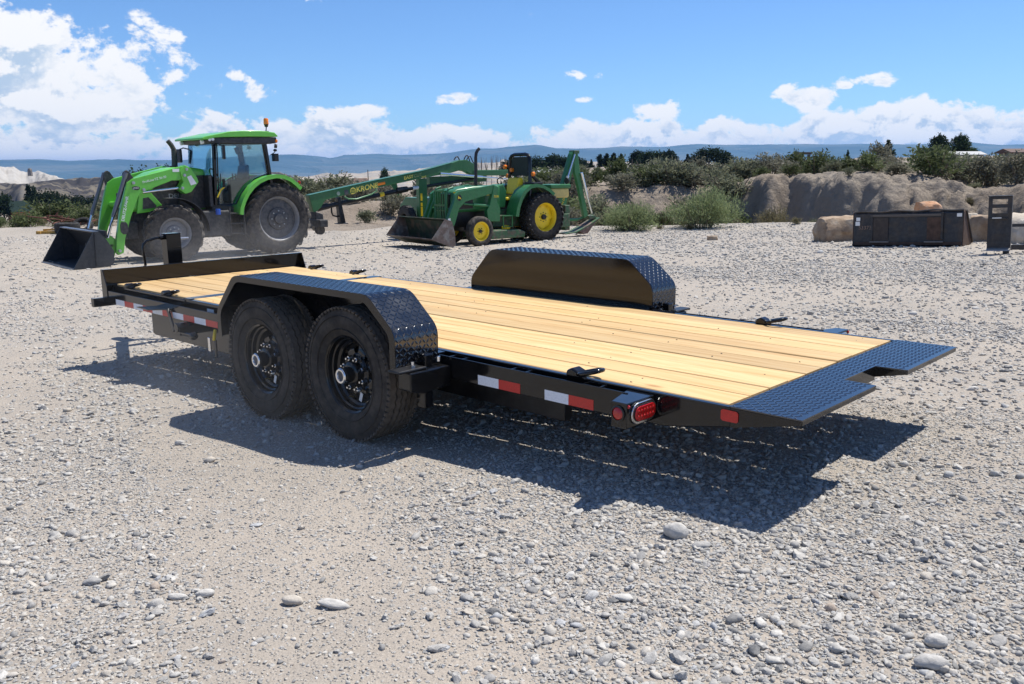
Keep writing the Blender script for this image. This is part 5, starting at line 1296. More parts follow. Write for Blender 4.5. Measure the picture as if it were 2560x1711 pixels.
    lettering(T, 'JOHN DEERE', .10, (-1.30, .0825, 1.12), (-.40, 0, 1), (1, 0, .40), M_JY, sx=1.1)
    MB().cyl((-1.35, 0, .53), (-1.95, 0, .52), .045, n=12).cyl((-1.95, 0, .52), (-2.3, 0, .60), .026, n=10).build('bucket_link_cylinder', M_JG, T, smooth=40)
    MB().prism([(-2.35, .62), (-2.62, .64), (-2.68, .54), (-2.40, .50)], -.10, .10).build('bucket_linkage', M_JGD, T, bevel=.01)
    MB().strip([(-2.74, .56), (-2.60, .50), (-2.25, .34), (-1.75, .16), (-1.30, .13)], -.20, .20, .03).build('backhoe_bucket_back', M_JGD, T, smooth=40)
    MB().prism([(-2.72, .54), (-2.55, .40), (-2.36, .22), (-2.24, .09), (-2.06, .07), (-1.85, .17), (-2.25, .35)], -.20, .20).build('backhoe_bucket', mat('rusty_bucket', (.12, .075, .06), .75, var=.35, vscale=6, tint2=(.18, .13, .11)), T, bevel=.02)
build_jd()
# ================================================================== loose loader bucket, attachment frame, rocks, scrap
M_OLDB = mat('old_black_bucket', (.011, .013, .018), .42, spec=.5, var=.4, vscale=4, dust=.12, tint2=(.035, .024, .018))
M_OLDR = mat('rusty_edge_steel', (.085, .05, .035), .75, .2, var=.4, vscale=6)
def build_loose_bucket():
    p0 = on_yard(2133.3, 616); p1 = on_yard(2406, 616.5)
    ang = math.atan2(p1.y-p0.y, p1.x-p0.x); L = math.hypot(p1.x-p0.x, p1.y-p0.y)
    B = thing('loader_bucket', 'black loader bucket lying on the gravel with back plate towards the trailer', 'bucket', (p0.x, p0.y, yz(p0.x)), (0, TILT, ang))
    # local x along the width, y away from the camera, z up; back plate faces -y
    bk = MB().prism([(0, .0), (-.03, .03), (-.02, .10), (.0, .66), (.04, .70), (.055, .70), (.02, .64), (.0, .10), (.0, .05), (.04, .02), (.78, .0), (.78, -.0)], 0.0, L, 'x').build('bucket_shell', M_OLDB, B, bevel=.004)
    for x0, x1 in ((-.014, -.001), (L+.001, L+.014)):
        MB().prism([(-.03, .02), (-.02, .12), (.0, .68), (.06, .72), (.16, .70), (.55, .30), (.80, .03), (.80, .0), (.02, .0)], x0, x1, 'x').build('bucket_side', M_OLDR, B)
    MB().beam((L+.018, .13, .70), (L+.018, .78, .03), .03, .05, (1, 0, 0)).build('side_cutter', M_OLDB, B)
    fr = [(.36, .40, .12, .63), (1.70, 1.74, .15, .68)]
    for a, b, c, d in fr: MB().box(a, b, -.055, -.031, c, d).build('mount_frame_post', M_OLDB, B, bevel=.004)
    MB().box(.40, 1.70, -.055, -.031, .60, .645).build('mount_frame_bar', mat('worn_edge', (.10, .085, .075), .5, .3), B, bevel=.006)
    for a, b in ((.34, .72), (1.40, 1.75)):
        MB().box(a, b, -.075, -.03, .085, .10).build('mount_lip', mat('shiny_worn_edge', (.34, .32, .30), .4, .5), B, bevel=.003)
        MB().box(a+.04, b-.02, -.036, -.028, .13, .58).build('rust_plate', M_OLDR if a > 1 else mat('brown_plate', (.045, .032, .026), .6, var=.4), B)
    MB().box(.02, L-.02, -.036, -.028, .03, .09).build('wear_strip', M_OLDR, B)
    MB().tube([(0.0, .03, .695)]+[(x, .03, .70+.012*math.sin(x*9)+.02*(x/L)) for x in np.linspace(.1, L-.1, 16)]+[(L, .03, .715)], .02, 6).build('top_edge', M_OLDB, B, smooth=40)
    MB().box(.06, .14, -.034, -.0305, .53, .60).build('white_tag', M_STICK, B); MB().box(.045, .135, -.034, -.0305, .43, .515).build('white_tag', M_STICK, B)
    MB().box(1.98, 2.07, -.034, -.0305, .585, .65).build('white_tag', M_STICK, B)
    lettering(B, '53373', .105, (.24, -.036, .385), (1, 0, 0), (0, 0, 1), mat('rusty_lettering', (.28, .19, .14), .7))
build_loose_bucket()
def build_frame():
    p0 = on_yard(2465.7, 634.5); p1 = on_yard(2524.5, 634.5)
    ang = math.atan2(p1.y-p0.y, p1.x-p0.x)
    F = thing('skid_attachment_frame', 'black steel attachment frame standing upright beside the loader bucket', 'frame', (p0.x, p0.y, yz(p0.x)), (0, TILT, ang))
    def plate(x0, off):
        pts = []
        m = MB(); w = .36; y0, y1 = 0, .012
        # plate with two windows: built from bars
        for (a, b, c, d) in ((0, .062, .60, .985), (.292, w, .60, .985), (.062, .292, .94, .985), (.062, .292, .791, .853), (.062, .292, .60, .699)):
            m.box(x0+a, x0+b, y0, y1, c, d)
        m.box(x0, x0+w, y0, y1, .055, .60)
        up = m.build('upright_plate', M_OLDB, F)
        MB().box(x0-.004, x0+w+.004, -.05, .10, .985, 1.0).build('top_flange', M_OLDB, up, bevel=.003)
        for a in (0, w-.012): MB().box(x0+a, x0+a+.012, .012, .14, .055, .985).build('side_flange', M_OLDB, up)
        MB().box(x0, x0+.30, -.06, 0, .60, .612).build('shelf_bar', M_OLDB, up); MB().box(x0+.07, x0+.21, -.064, -.058, .612, .628).build('white_strip', M_STICK, up)
        MB().prism([(0, .10), (-.06, .075), (-.07, .05), (0, .045)], x0, x0+w, 'x').build('bottom_lip', mat('shiny_worn_edge', (.3, .3, .3), .4, .5), up)
        MB().box(x0+.25, x0+.345, -.02, .08, -.02, .052).build('foot', M_OLDB, up, bevel=.004)
    plate(0, 0); plate(1.15, 0)
    MB().box(.372, 1.14, .0, .012, .46, .512).build('upper_rail', M_OLDB, F); MB().box(.372, 1.14, -.03, .05, .068, .155).build('lower_rail', M_OLDB, F, bevel=.006)
    MB().box(.56, .575, .0, .012, .155, .46).build('tie_bar', M_OLDB, F); MB().box(.95, .965, .0, .012, .155, .46).build('tie_bar', M_OLDB, F)
build_frame()
# ------------------------------------------------------------------ boulders
def rock_mat(name, c1, c2, c3):
    m = bpy.data.materials.new(name); m.use_nodes = True; t = NT(m.node_tree); p = t.n['Principled BSDF']
    ob = t.new('ShaderNodeTexCoord').outputs['Object']
    n = t.noise(ob, 3.2, 6, .65); c = t.ramp(n, [(.3, c1), (.5, c2), (.68, c3)])
    t.put(p.inputs['Base Color'], c); p.inputs['Roughness'].default_value = .9; p.inputs['Specular IOR Level'].default_value = .2
    t.put(p.inputs['Normal'], t.bump(t.noise(ob, 14, 6, .7), .7, .04)); return m
def boulder(loc, size, material, label, rz=0, seed=0, name='boulder', cuts=9):
    r_ = random.Random(seed); bm = bmesh.new(); bmesh.ops.create_cube(bm, size=2)
    bmesh.ops.subdivide_edges(bm, edges=bm.edges, cuts=7, use_grid_fill=True)
    off = Vector((seed*7.3, seed*3.1, 0))
    for v in bm.verts:
        d = v.co.copy(); s = d.normalized(); e = d*.80+s*.24
        k = 1+.16*mnoise.fractal(s*1.2+off, 1, 2, 3)+.07*mnoise.noise(e*4+off)
        v.co = Vector((e.x*size[0]/2*k, e.y*size[1]/2*k, e.z*size[2]/2*k))
    for _ in range(cuts):     # knock off flat facets
        n = Vector((r_.uniform(-1, 1), r_.uniform(-1, 1), r_.uniform(-.3, 1))).normalized()
        lim = max(v.co.dot(n) for v in bm.verts)*r_.uniform(.80, .93)
        for v in bm.verts:
            q = v.co.dot(n)-lim
            if q > 0: v.co -= n*q*.92
    me = bpy.data.meshes.new(name); bm.to_mesh(me); bm.free(); me.shade_smooth(); me.set_sharp_from_angle(angle=R(24)); me.materials.append(material)
    o = bpy.data.objects.new(name, me); COL.objects.link(o); o.location = loc; o.rotation_euler = (0, 0, rz)
    tag(o, label, 'boulder', 'sandstone boulders along the edge of the yard'); return o
M_RK1 = rock_mat('brown_sandstone', (.20, .135, .09), (.36, .265, .18), (.47, .39, .30))
M_RK2 = rock_mat('orange_sandstone', (.42, .20, .10), (.52, .30, .18), (.55, .42, .31))
M_RK3 = rock_mat('pale_sandstone', (.42, .35, .27), (.52, .45, .36), (.58, .53, .46))
def bl(px, py, w, d, h, m, lab, rz, seed, up=.0):
    p = on_yard(px, py); return boulder((p.x, p.y, H(p.x, p.y)+h*.40+up), (w, d, h), m, lab, YAW+rz, seed)
bl(2096, 602, 1.0, .8, .62, M_RK1, 'brown sandstone boulder sticking out left of the black bucket', .1, 3)
bl(2318, 572, .56, .5, .66, M_RK2, 'orange sandstone boulder showing above the top edge of the black bucket', .2, 5)
bl(2470, 600, .75, .7, .58, M_RK1, 'brown boulder between the bucket and the attachment frame', .6, 8)
bl(2552, 606, 1.0, .8, .62, M_RK3, 'tan boulder behind the attachment frame at the right edge', .2, 12)
bl(2418, 576, .6, .4, .40, M_RK3, 'small pale slab of rock behind the right end of the black bucket', .3, 15)
bl(1781, 600, .26, .2, .12, M_RK1, 'small flat brown rock alone on the gravel left of the bucket', .0, 17)
# ------------------------------------------------------------------ scrap heap at the far left edge of the yard
def ground_at(px, py, up=0):
    p = on_yard(px, py); return Vector((p.x, p.y, H(p.x, p.y)+up))
def build_scrap():
    def tyre(px, py, Rr, wd, lab, rot):
        p = ground_at(px, py); h = wd/2
        prof = [(Rr*.62, -h*.7), (Rr*.7, -h*.95), (Rr*.85, -h), (Rr*.97, -h*.85), (Rr, -h*.4), (Rr, h*.4), (Rr*.97, h*.85), (Rr*.85, h), (Rr*.7, h*.95), (Rr*.62, h*.7)]
        o = MB().lathe(prof, n=30, axis='z', closed=True).build('old_tyre', M_RUBB, smooth=35); o.location = p+Vector((0, 0, h+.02)); o.rotation_euler = rot
        tag(o, lab, 'tyre', 'scrap at the left edge of the yard')
    tyre(170, 584, .42, .36, 'black tyre lying flat among the scrap', (0, 0, 0)); tyre(208, 578, .36, .22, 'black tyre leaning on the scrap behind the bucket', (.5, .6, 0))
    p = ground_at(124, 585); o = MB().obox((0, 0, .05), (.9, .12, .10)).obox((.15, .25, .13), (.9, .10, .06), Matrix.Rotation(.2, 3, 'Z')).obox((-.3, .1, .05), (.1, .5, .09)).build('yellow_pallet', mat('faded_yellow', (.42, .24, .05), .7, var=.3), bevel=.006)
    o.location = p; o.rotation_euler = (0, 0, YAW); tag(o, 'faded yellow timber frame lying left of the scrap tyre', 'pallet', 'scrap at the left edge of the yard')
    p = ground_at(160, 577)
    for i in range(9):
        r_ = random.Random(i); a = r_.uniform(0, 3.1); L = r_.uniform(.5, 1.3)
        c = p+_r0*r_.uniform(-.75, 1.0)+Vector((r_.uniform(-.2, .2), r_.uniform(-.2, .2), .12+.07*(i % 5)))
        d = Vector((math.cos(a), math.sin(a), r_.uniform(-.22, .22))).normalized()*L/2
        b = MB(); b.beam(-d, d, .07, .035); b.beam(-d*.6+Vector((0, 0, -.02)), -d*.6+Vector((.0, .12, .10)), .04, .04) if i % 2 else b.cyl(d*.2, d*.2+Vector((0, .05, .12)), .03, n=8)
        o = b.build('scrap_iron', mat('rust', (.13, .05, .03), .85, var=.4, vscale=9)); o.location = c
        tag(o, 'rusty iron bar tangled in the scrap heap', 'scrap iron', 'rusty bars in the scrap heap')
build_scrap()
# ================================================================== far terrain
def ridge(name, r0, r1, table, material, base, rows=14, cols=260, nz=.12, nscale=9., back=0., crest=.62, fold=0.):
    pxs = np.linspace(table[0][0], table[-1][0], cols); tops = np.interp(pxs, [a for a, _ in table], [b for _, b in table])
    v = []
    for j in range(rows+1):
        u = j/rows
        sh = np.sin(min(u/crest, 1)*math.pi/2)**1.25 if u <= crest else 1-(1-back)*((u-crest)/(1-crest))**1.5
        for i, px in enumerate(pxs):
            d = pxdir(px, tops[i]); hd = Vector((d.x, d.y)); k = hd.length
            fo = fold*(vnoise(np.array([i*.11]), np.array([3.]))[0]-.5)*2*(1-abs(u-crest))
            r = r0+(r1-r0)*min(1, max(0, u+fo*.3)); rc = r0+(r1-r0)*crest
            ztop = CAM.z+d.z/k*rc
            rough = float(fbm(np.array([i*nscale/cols*4+7]), np.array([u*6.+r0*.01]), 5, .6)[0])-.5
            z = base+(ztop-base)*sh*(1+nz*rough*(0.25 if u > crest-.08 and u < crest+.08 else 1.0))
            v.append((CAM.x+d.x/k*r, CAM.y+d.y/k*r, z))
    f = [(j*cols+i, j*cols+i+1, (j+1)*cols+i+1, (j+1)*cols+i) for j in range(rows) for i in range(cols-1)]
    o = MB().add(v, f).build(name, material, smooth=60, recalc=False)
    return struct(o)
def land_mat(name, stops, scale, stretch=(1, 1, 1), stops2=None, bump=.6, bd=4.):
    m = bpy.data.materials.new(name); m.use_nodes = True; t = NT(m.node_tree); p = t.n['Principled BSDF']
    pos = t.vm('MULTIPLY', t.new('ShaderNodeNewGeometry').outputs['Position'], stretch)
    n = t.noise(pos, scale, 7, .62, .6); c = t.ramp(n, stops)
    if stops2:
        z = t.sep(t.new('ShaderNodeNewGeometry').outputs['Position'])[2]
        b = t.noise(t.comb(0, 0, t.math('ADD', z, t.math('MULTIPLY', n, 9))), .16, 4, .7); c = t.mix(t.mr(b, .42, .6), c, t.ramp(n, stops2))
    t.put(p.inputs['Base Color'], c); p.inputs['Roughness'].default_value = .95; p.inputs['Specular IOR Level'].default_value = .1
    t.put(p.inputs['Normal'], t.bump(n, bump, bd)); return m
MT = [(-2600, 405), (-1400, 390), (-600, 398), (0, 400), (100, 399), (170, 403), (240, 399), (330, 401), (450, 402), (560, 396), (650, 390), (692, 388), (730, 387), (760, 390), (831, 397), (855, 392), (929, 387), (990, 389), (1050, 386), (1120, 382), (1189, 372), (1225, 373), (1290, 368), (1346, 363), (1386, 373), (1457, 373), (1500, 371), (1553, 366), (1650, 368), (1744, 360), (1820, 362), (1935, 361), (2100, 363), (2180, 363), (2317, 361), (2437, 358), (2500, 362), (2560, 360), (2900, 352), (3600, 372), (4800, 395)]
ridge('mountain_range', 9000, 14000, MT, land_mat('haze_blue_forest', [(.35, (.045, .085, .105)), (.5, (.065, .11, .13)), (.62, (.11, .14, .15)), (.75, (.08, .12, .135))], .0011, bump=.9, bd=150), -60, rows=20, cols=420, nz=.35, nscale=16, fold=.25)  # forest colours shifted blue to carry part of the distance haze
WHITE = land_mat('pale_badland_clay', [(.3, (.30, .24, .165)), (.45, (.40, .36, .30)), (.58, (.35, .27, .18)), (.72, (.45, .42, .38))], .03, (1, 1, 4), [(.3, (.20, .19, .185)), (.6, (.32, .29, .25))], .8, 8)
ridge('pale_badlands', 2400, 3300, [(560, 462), (640, 452), (690, 446), (740, 441), (768, 443), (818, 432), (840, 437), (858, 431), (900, 434), (940, 426), (975, 428), (1036, 426), (1082, 416), (1110, 424), (1160, 420), (1198, 410), (1270, 404), (1330, 408), (1450, 402), (1560, 406), (1600, 398), (1650, 406), (1900, 404), (1960, 399), (2100, 404), (2200, 406), (2560, 404), (2900, 410)], WHITE, -45, nz=.5, nscale=26, fold=.6, cols=380)
ridge('white_hill', 1500, 1900, [(-700, 440), (-300, 420), (-60, 417), (0, 417), (34, 416), (50, 426), (67, 431), (96, 427), (125, 436), (163, 449), (200, 462), (240, 480)], land_mat('white_gypsum_clay', [(.3, (.27, .245, .21)), (.5, (.38, .355, .32)), (.7, (.44, .42, .385))], .012, (1, 1, .3), None, 1.0, 14), -40, nz=.45, nscale=18, fold=.8)
p = far_point(75, 431, 1640)
o = MB().prism([(-3.2, -6), (-2.6, 3), (-1.5, 6.0), (1.2, 6.4), (2.4, 4), (3.2, -6)], -3, 3).build('rock_pinnacle', land_mat('grey_rock', [(.3, (.10, .09, .08)), (.6, (.22, .19, .16))], .3), bevel=.8); o.location = p; o.rotation_euler = (0, 0, YAW)
tag(o, 'small dark rock tower on top of the white hill', 'rock')
DARK = land_mat('banded_shale', [(.36, (.035, .032, .032)), (.48, (.05, .045, .044)), (.55, (.15, .128, .095)), (.62, (.12, .11, .10)), (.72, (.06, .054, .05))], .018, (1, 1, .25), None, .8, 5)
ridge('shale_hill', 800, 1250, [(-900, 470), (-300, 463), (0, 460), (38, 458), (96, 454), (163, 448), (239, 444), (268, 443), (330, 444), (420, 448), (520, 446), (620, 440), (680, 432), (700, 431), (730, 441), (770, 452), (820, 468), (860, 480)], DARK, -40, nz=.5, nscale=24, fold=1.0, crest=.7, cols=320)

# ================================================================== vegetation
def foliage_mat(name, dark, mid, light, scale=3.):
    m = bpy.data.materials.new(name); m.use_nodes = True; t = NT(m.node_tree); p = t.n['Principled BSDF']
    ob = t.new('ShaderNodeTexCoord').outputs['Object']; oi = t.new('ShaderNodeObjectInfo').outputs['Random']
    n = t.noise(t.vm('ADD', ob, t.vm('SCALE', (9, 5, 3), scale=oi)), scale, 4, .65)
    c = t.ramp(n, [(.3, dark), (.5, mid), (.7, light)])
    c = t.vm('SCALE', c, scale=t.mr(oi, 0, 1, .8, 1.2, 'LINEAR'))
    t.put(p.inputs['Base Color'], c); p.inputs['Roughness'].default_value = .8; p.inputs['Specular IOR Level'].default_value = .2
    tl = t.new('ShaderNodeBsdfTranslucent'); t.put(tl.inputs[0], c); mx = t.new('ShaderNodeMixShader'); mx.inputs[0].default_value = .38
    out = [n for n in t.n if n.type == 'OUTPUT_MATERIAL'][0]
    t.l.new(p.outputs[0], mx.inputs[1]); t.l.new(tl.outputs[0], mx.inputs[2]); t.l.new(mx.outputs[0], out.inputs[0])
    return m
def leaf_mesh(name, material, clumps, n, size, seed, narrow=.4, up=.3):
    """clumps: (centre, radii); leaf-sized faces spread through the volume, denser to the outside"""
    r_ = np.random.default_rng(seed); w = np.array([c[1][0]*c[1][1]*c[1][2] for c in clumps])**(2/3); w /= w.sum()
    idx = r_.choice(len(clumps), n, p=w); C_ = np.array([c[0] for c in clumps])[idx]; Rr = np.array([c[1] for c in clumps])[idx]
    d = r_.normal(size=(n, 3)); d /= np.linalg.norm(d, axis=1)[:, None]
    rad = r_.random(n)**.42; rad *= .82+.36*r_.random(n)
    # bumpy outline
    bump = 1+.22*np.sin(d[:, 0]*7+seed)*np.cos(d[:, 1]*6+1.3*seed)+.15*np.sin(d[:, 2]*9+d[:, 0]*5)
    P = C_+d*Rr*(rad*bump)[:, None]
    ax = d*.7+r_.normal(size=(n, 3))*.7; ax[:, 2] += up; ax /= np.linalg.norm(ax, axis=1)[:, None]
    sd_ = np.cross(ax, r_.normal(size=(n, 3))); sd_ /= np.linalg.norm(sd_, axis=1)[:, None]
    s = size*(.6+.8*r_.random(n))[:, None]
    a = P-ax*s*.5; b = P+sd_*s*narrow*.5+ax*s*.05; c = P+ax*s*.5; e = P-sd_*s*narrow*.5
    v = np.stack([a, b, c, e], 1).reshape(-1, 3); f = np.arange(4*n).reshape(-1, 4)
    me = bpy.data.meshes.new(name); me.from_pydata(v.tolist(), [], f.tolist()); me.materials.append(material); return me
M_BARK = mat('bark', (.09, .07, .055), .9, var=.3)
M_TW = mat('dry_twig', (.17, .135, .10), .9, var=.3)
F_SAGE = foliage_mat('sage_leaves', (.095, .105, .062), (.175, .185, .118), (.265, .27, .18))
F_SAGEG = foliage_mat('green_scrub_leaves', (.05, .065, .028), (.095, .118, .05), (.15, .172, .08))
F_GREY = foliage_mat('grey_brush_leaves', (.10, .098, .07), (.17, .165, .12), (.25, .24, .175))
F_DARK = foliage_mat('dark_tree_leaves', (.010, .020, .010), (.020, .037, .016), (.038, .060, .024), .9)
F_MID = foliage_mat('mid_tree_leaves', (.018, .036, .012), (.034, .062, .02), (.055, .09, .03), .9)
F_RAB = foliage_mat('rabbitbrush_leaves', (.11, .14, .065), (.20, .24, .115), (.30, .33, .18), 4)
F_DRY = foliage_mat('dry_weed_leaves', (.10, .095, .05), (.17, .15, .085), (.24, .21, .12), 4)
def shrub_proto(seed, fm, dry=False):
    r_ = random.Random(seed); cl = []
    for i in range(6):
        a = r_.uniform(0, 6.28); q = r_.uniform(.05, .33); cl.append(((math.cos(a)*q, math.sin(a)*q, r_.uniform(.30, .62)), (r_.uniform(.16, .30), r_.uniform(.16, .30), r_.uniform(.16, .30))))
    cl.append(((0, 0, .28), (.42, .42, .26)))
    lf = leaf_mesh('foliage', fm, cl, 1100, .10, seed, .35, .5)
    st = MB()
    for i in range(9):
        a = r_.uniform(0, 6.28); q = r_.uniform(.15, .42); st.tube([(0, 0, -.05), (math.cos(a)*q*.4, math.sin(a)*q*.4, .2), (math.cos(a)*q, math.sin(a)*q, r_.uniform(.4, .75))], [.02, .014, .005], 4)
    me = bpy.data.meshes.new('stems'); me.from_pydata(st.v, [], st.f); me.materials.append(M_TW)
    return lf, me
PROTO = {k: [shrub_proto(10*j+i, fm) for i in range(3)] for j, (k, fm) in enumerate((('sage', F_SAGE), ('green', F_SAGEG), ('grey', F_GREY), ('dry', F_DRY)))}
def plant(name, kind, x, y, w, h, label, cat, group, var=None, sink=.05):
    lf, st = PROTO[kind][random.randrange(3) if var is None else var]
    e = thing(name, label, cat, (x, y, H(x, y)-sink*h), (0, 0, random.uniform(0, 6.28)), group); e.scale = (w, w*random.uniform(.85, 1.15), h)
    for nm, me in (('foliage', lf), ('stems', st)):
        o = bpy.data.objects.new(nm, me); COL.objects.link(o); o.parent = e
    return e
def polar_xy(px, r):
    d = pxdir(px, 424); k = math.hypot(d.x, d.y); return CAM.x+d.x/k*r, CAM.y+d.y/k*r
def scatter(n, pxr, rr, kinds, wr, hr, name, label, group, mind=.9, seed=1, off_edge=None, crest=False):
    r_ = random.Random(seed); pts = []; tries = 0
    while len(pts) < n and tries < 6000:
        tries += 1; px = r_.uniform(*pxr)
        if off_edge: r = float(edge_r(px))+r_.uniform(*off_edge)
        else: r = r_.uniform(*rr)**1.0
        x, y = polar_xy(px, r)
        if all((x-a)**2+(y-b)**2 > mind**2 for a, b in pts):
            pts.append((x, y)); w = r_.uniform(*wr); plant(name, r_.choice(kinds), x, y, w, w*r_.uniform(*hr), label, 'shrub', group)
random.seed(21)
scatter(58, (1560, 2560), None, ['sage', 'sage', 'green', 'grey'], (.6, 2.2), (.45, .85), 'sagebrush', 'grey green sagebrush on top of the clay bank', 'sagebrush on the clay bank', 1.15, 3, (10.5, 17))
scatter(46, (1350, 2600), (50, 85), ['sage', 'green', 'grey'], (.9, 2.8), (.4, .75), 'sagebrush', 'grey green sagebrush further back behind the clay bank', 'sagebrush behind the clay bank', 1.8, 4)
scatter(34, (1290, 1840), None, ['sage', 'sage', 'grey', 'green'], (1.3, 2.5), (.55, .85), 'sagebrush', 'grey green brush on the slope behind the backhoe tractor', 'brush on the slope behind the backhoe', 1.0, 5, (5, 14))
scatter(26, (840, 1260), None, ['grey', 'grey', 'sage'], (1.0, 2.2), (.5, .8), 'dry_brush', 'dry grey brush on the sandy slope behind the mower', 'dry brush on the sandy slope', 1.1, 6, (7, 20))
scatter(40, (-80, 560), (46, 95), ['green', 'green', 'sage'], (1.8, 3.6), (.45, .65), 'scrub_bush', 'dark green scrub beyond the left edge of the yard', 'scrub beyond the left yard edge', 2.2, 7)
scatter(16, (-40, 330), None, ['green', 'dry', 'green'], (.7, 1.6), (.5, .7), 'scrub_bush', 'small green bush on the sandy verge left of the tractor', 'small bushes on the sandy verge', 1.0, 8, (.6, 8))
scatter(16, (700, 900), (55, 110), ['sage', 'green'], (2.2, 4.), (.5, .7), 'scrub_bush', 'low scrub seen past the rear wheel of the green tractor', 'scrub behind the green tractor', 2.2, 9)
scatter(10, (1840, 2460), None, ['dry', 'sage', 'grey'], (.4, .8), (.8, 1.2), 'weed', 'small weed tuft clinging to the face of the clay bank', 'weeds on the clay bank', 1.2, 10, (4.5, 8.5))
scatter(9, (1450, 2000), None, ['dry'], (.25, .5), (.5, .8), 'weed', 'low dry weed at the rim of the gravel yard', 'weeds along the yard rim', .8, 12, (-1.6, .3))
# two big rabbitbrush bushes and a dry one at the yard edge
def big_bush(px, py, w, h, fm, label, seed, n=7500, blade=.13, dist=None):
    r_ = random.Random(seed); cl = []
    for i in range(13):
        a = r_.uniform(0, 6.28); q = r_.uniform(.1, .40)*w; hh = r_.uniform(.25, .62)*h*(1-.5*q/w)
        cl.append(((math.cos(a)*q, math.sin(a)*q*.8, hh), (r_.uniform(.13, .24)*w, r_.uniform(.13, .24)*w, r_.uniform(.16, .28)*h)))
    cl += [((0, 0, .28*h), (.46*w, .4*w, .30*h)), ((.1*w, 0, .62*h), (.2*w, .2*w, .24*h))]
    if dist: p = Vector((*polar_xy(px, dist), 0))
    else: p = on_yard(px, py)
    e = thing('rabbitbrush', label, 'shrub', (p.x, p.y, H(p.x, p.y)-.06), (0, 0, YAW))
    o = bpy.data.objects.new('foliage', leaf_mesh('foliage', fm, cl, n, blade, seed, .14, 1.0)); COL.objects.link(o); o.parent = e
    st = MB()
    for i in range(40):
        a = r_.uniform(0, 6.28); q = r_.uniform(.1, .46)*w; st.tube([(math.cos(a)*.1*w, math.sin(a)*.1*w, -.05), (math.cos(a)*q*.6, math.sin(a)*q*.6, .35*h), (math.cos(a)*q, math.sin(a)*q, h*r_.uniform(.55, 1.02)*(1-.35*q/w))], [.014, .009, .003], 4)
    st.build('stems', M_TW, e, recalc=False)
big_bush(1575, 577, 2.1, 1.25, F_RAB, 'wide pale green rabbitbrush just right of the backhoe', 31)
big_bush(1755, 572, 2.4, 1.75, F_RAB, 'tall pale green rabbitbrush, the larger of the two by the yard edge', 32, 9500)
big_bush(1660, 565, 1.3, 1.0, F_SAGEG, 'smaller darker bush between the two pale rabbitbrushes', 33, 3500, .12, 32.5)
big_bush(1945, 560, 1.7, 1.5, F_DRY, 'dry yellowish bush in front of the cracked clay bank', 34, 3200, .14, 34.5)
# ------------------------------------------------------------------ trees
def tree_proto(seed, fm, shape, n=4200, leaf=.5):
    """unit tree: 1 m tall; shape = list of (x, z, rx, rz)"""
    r_ = random.Random(seed); cl = []
    for (x, z, rx, rz) in shape: cl.append(((x, r_.uniform(-.06, .06), z), (rx, rx*r_.uniform(.8, 1.1), rz)))
    lf = leaf_mesh('crown', fm, cl, n, leaf*.1, seed, .75, .1)
    b = MB(); b.tube([(0, 0, -.04), (.005, 0, .2), (0, .01, .5), (.01, 0, .8)], [.035, .027, .017, .006], 7)
    for (x, z, rx, rz) in shape: b.tube([(0, 0, max(.12, z*.45)), (x*.5, 0, z*.75), (x, 0, z)], [.014, .009, .004], 5)
    me = bpy.data.meshes.new('trunk'); me.from_pydata(b.v, [], b.f); me.materials.append(M_BARK); return lf, me
ROUND = [(0, .62, .30, .30), (-.2, .5, .2, .22), (.2, .52, .2, .22), (.05, .8, .2, .18), (-.12, .75, .16, .16), (.22, .36, .15, .16), (-.24, .34, .14, .15)]
WIDE = [(-.35, .5, .26, .28), (0, .62, .3, .32), (.36, .52, .26, .3), (.2, .75, .2, .2), (-.2, .72, .2, .22), (.5, .4, .16, .22), (-.52, .38, .17, .2)]
TALL = [(0, .35, .13, .2), (.02, .55, .12, .2), (-.02, .75, .1, .18), (0, .9, .06, .1), (.08, .45, .08, .14), (-.08, .6, .07, .14)]
CONE = [(0, .25, .26, .14), (.03, .42, .22, .14), (-.03, .58, .17, .13), (.02, .72, .12, .13), (0, .88, .07, .1), (.14, .35, .12, .1), (-.15, .5, .1, .1)]
TP = {'round': [tree_proto(51+i, F_DARK, ROUND) for i in range(2)], 'wide': [tree_proto(61+i, F_DARK, WIDE, 5200) for i in range(2)], 'tall': [tree_proto(71+i, F_DARK, TALL, 2600) for i in range(2)], 'cone': [tree_proto(81, F_DARK, CONE, 3400)], 'mid': [tree_proto(91, F_MID, ROUND, 2600)]}
def tree(kind, px, ytop, ybase, dist, label, group=None, stretch=1.0, name='tree'):
    base = far_point(px, ybase, dist); top = far_point(px, ytop, dist); h = top.z-base.z
    gzv = H(base.x, base.y); z0 = min(gzv, base.z); h = top.z-z0
    lf, tk = random.choice(TP[kind]); e = thing(name, label, 'tree', (base.x, base.y, z0), (0, 0, YAW+random.uniform(-.5, .5)), group); e.scale = (h*stretch, h*stretch, h)
    for nm, me in (('crown', lf), ('trunk', tk)):
        o = bpy.data.objects.new(nm, me); COL.objects.link(o); o.parent = e
tree('round', 8, 483, 520, 330, 'dark tree at the left edge left of the green roofed house')
tree('tall', 76, 462, 512, 340, 'tall thin poplar behind the green roofed house', None, .9)
tree('tall', 88, 466, 512, 350, 'second poplar, just right of the tallest one', None, .9)
tree('wide', 120, 473, 512, 340, 'broad dark tree right of the poplars')
tree('round', 154, 487, 510, 360, 'small round tree between the two broad left trees')
tree('wide', 182, 484, 512, 350, 'broad dark tree left of the tractor loader')
tree('round', 232, 490, 512, 300, 'dark tree half hidden by the loader cylinder')
tree('wide', 362, 416, 452, 280, 'dark tree showing above the loader arm of the green tractor', None, 1.1)
tree('round', 415, 414, 450, 280, 'dark tree in front of the cab of the green tractor', None, 1.1)
tree('mid', 962, 418, 458, 330, 'lone rounded tree above the middle of the mower drawbar', None, .62)
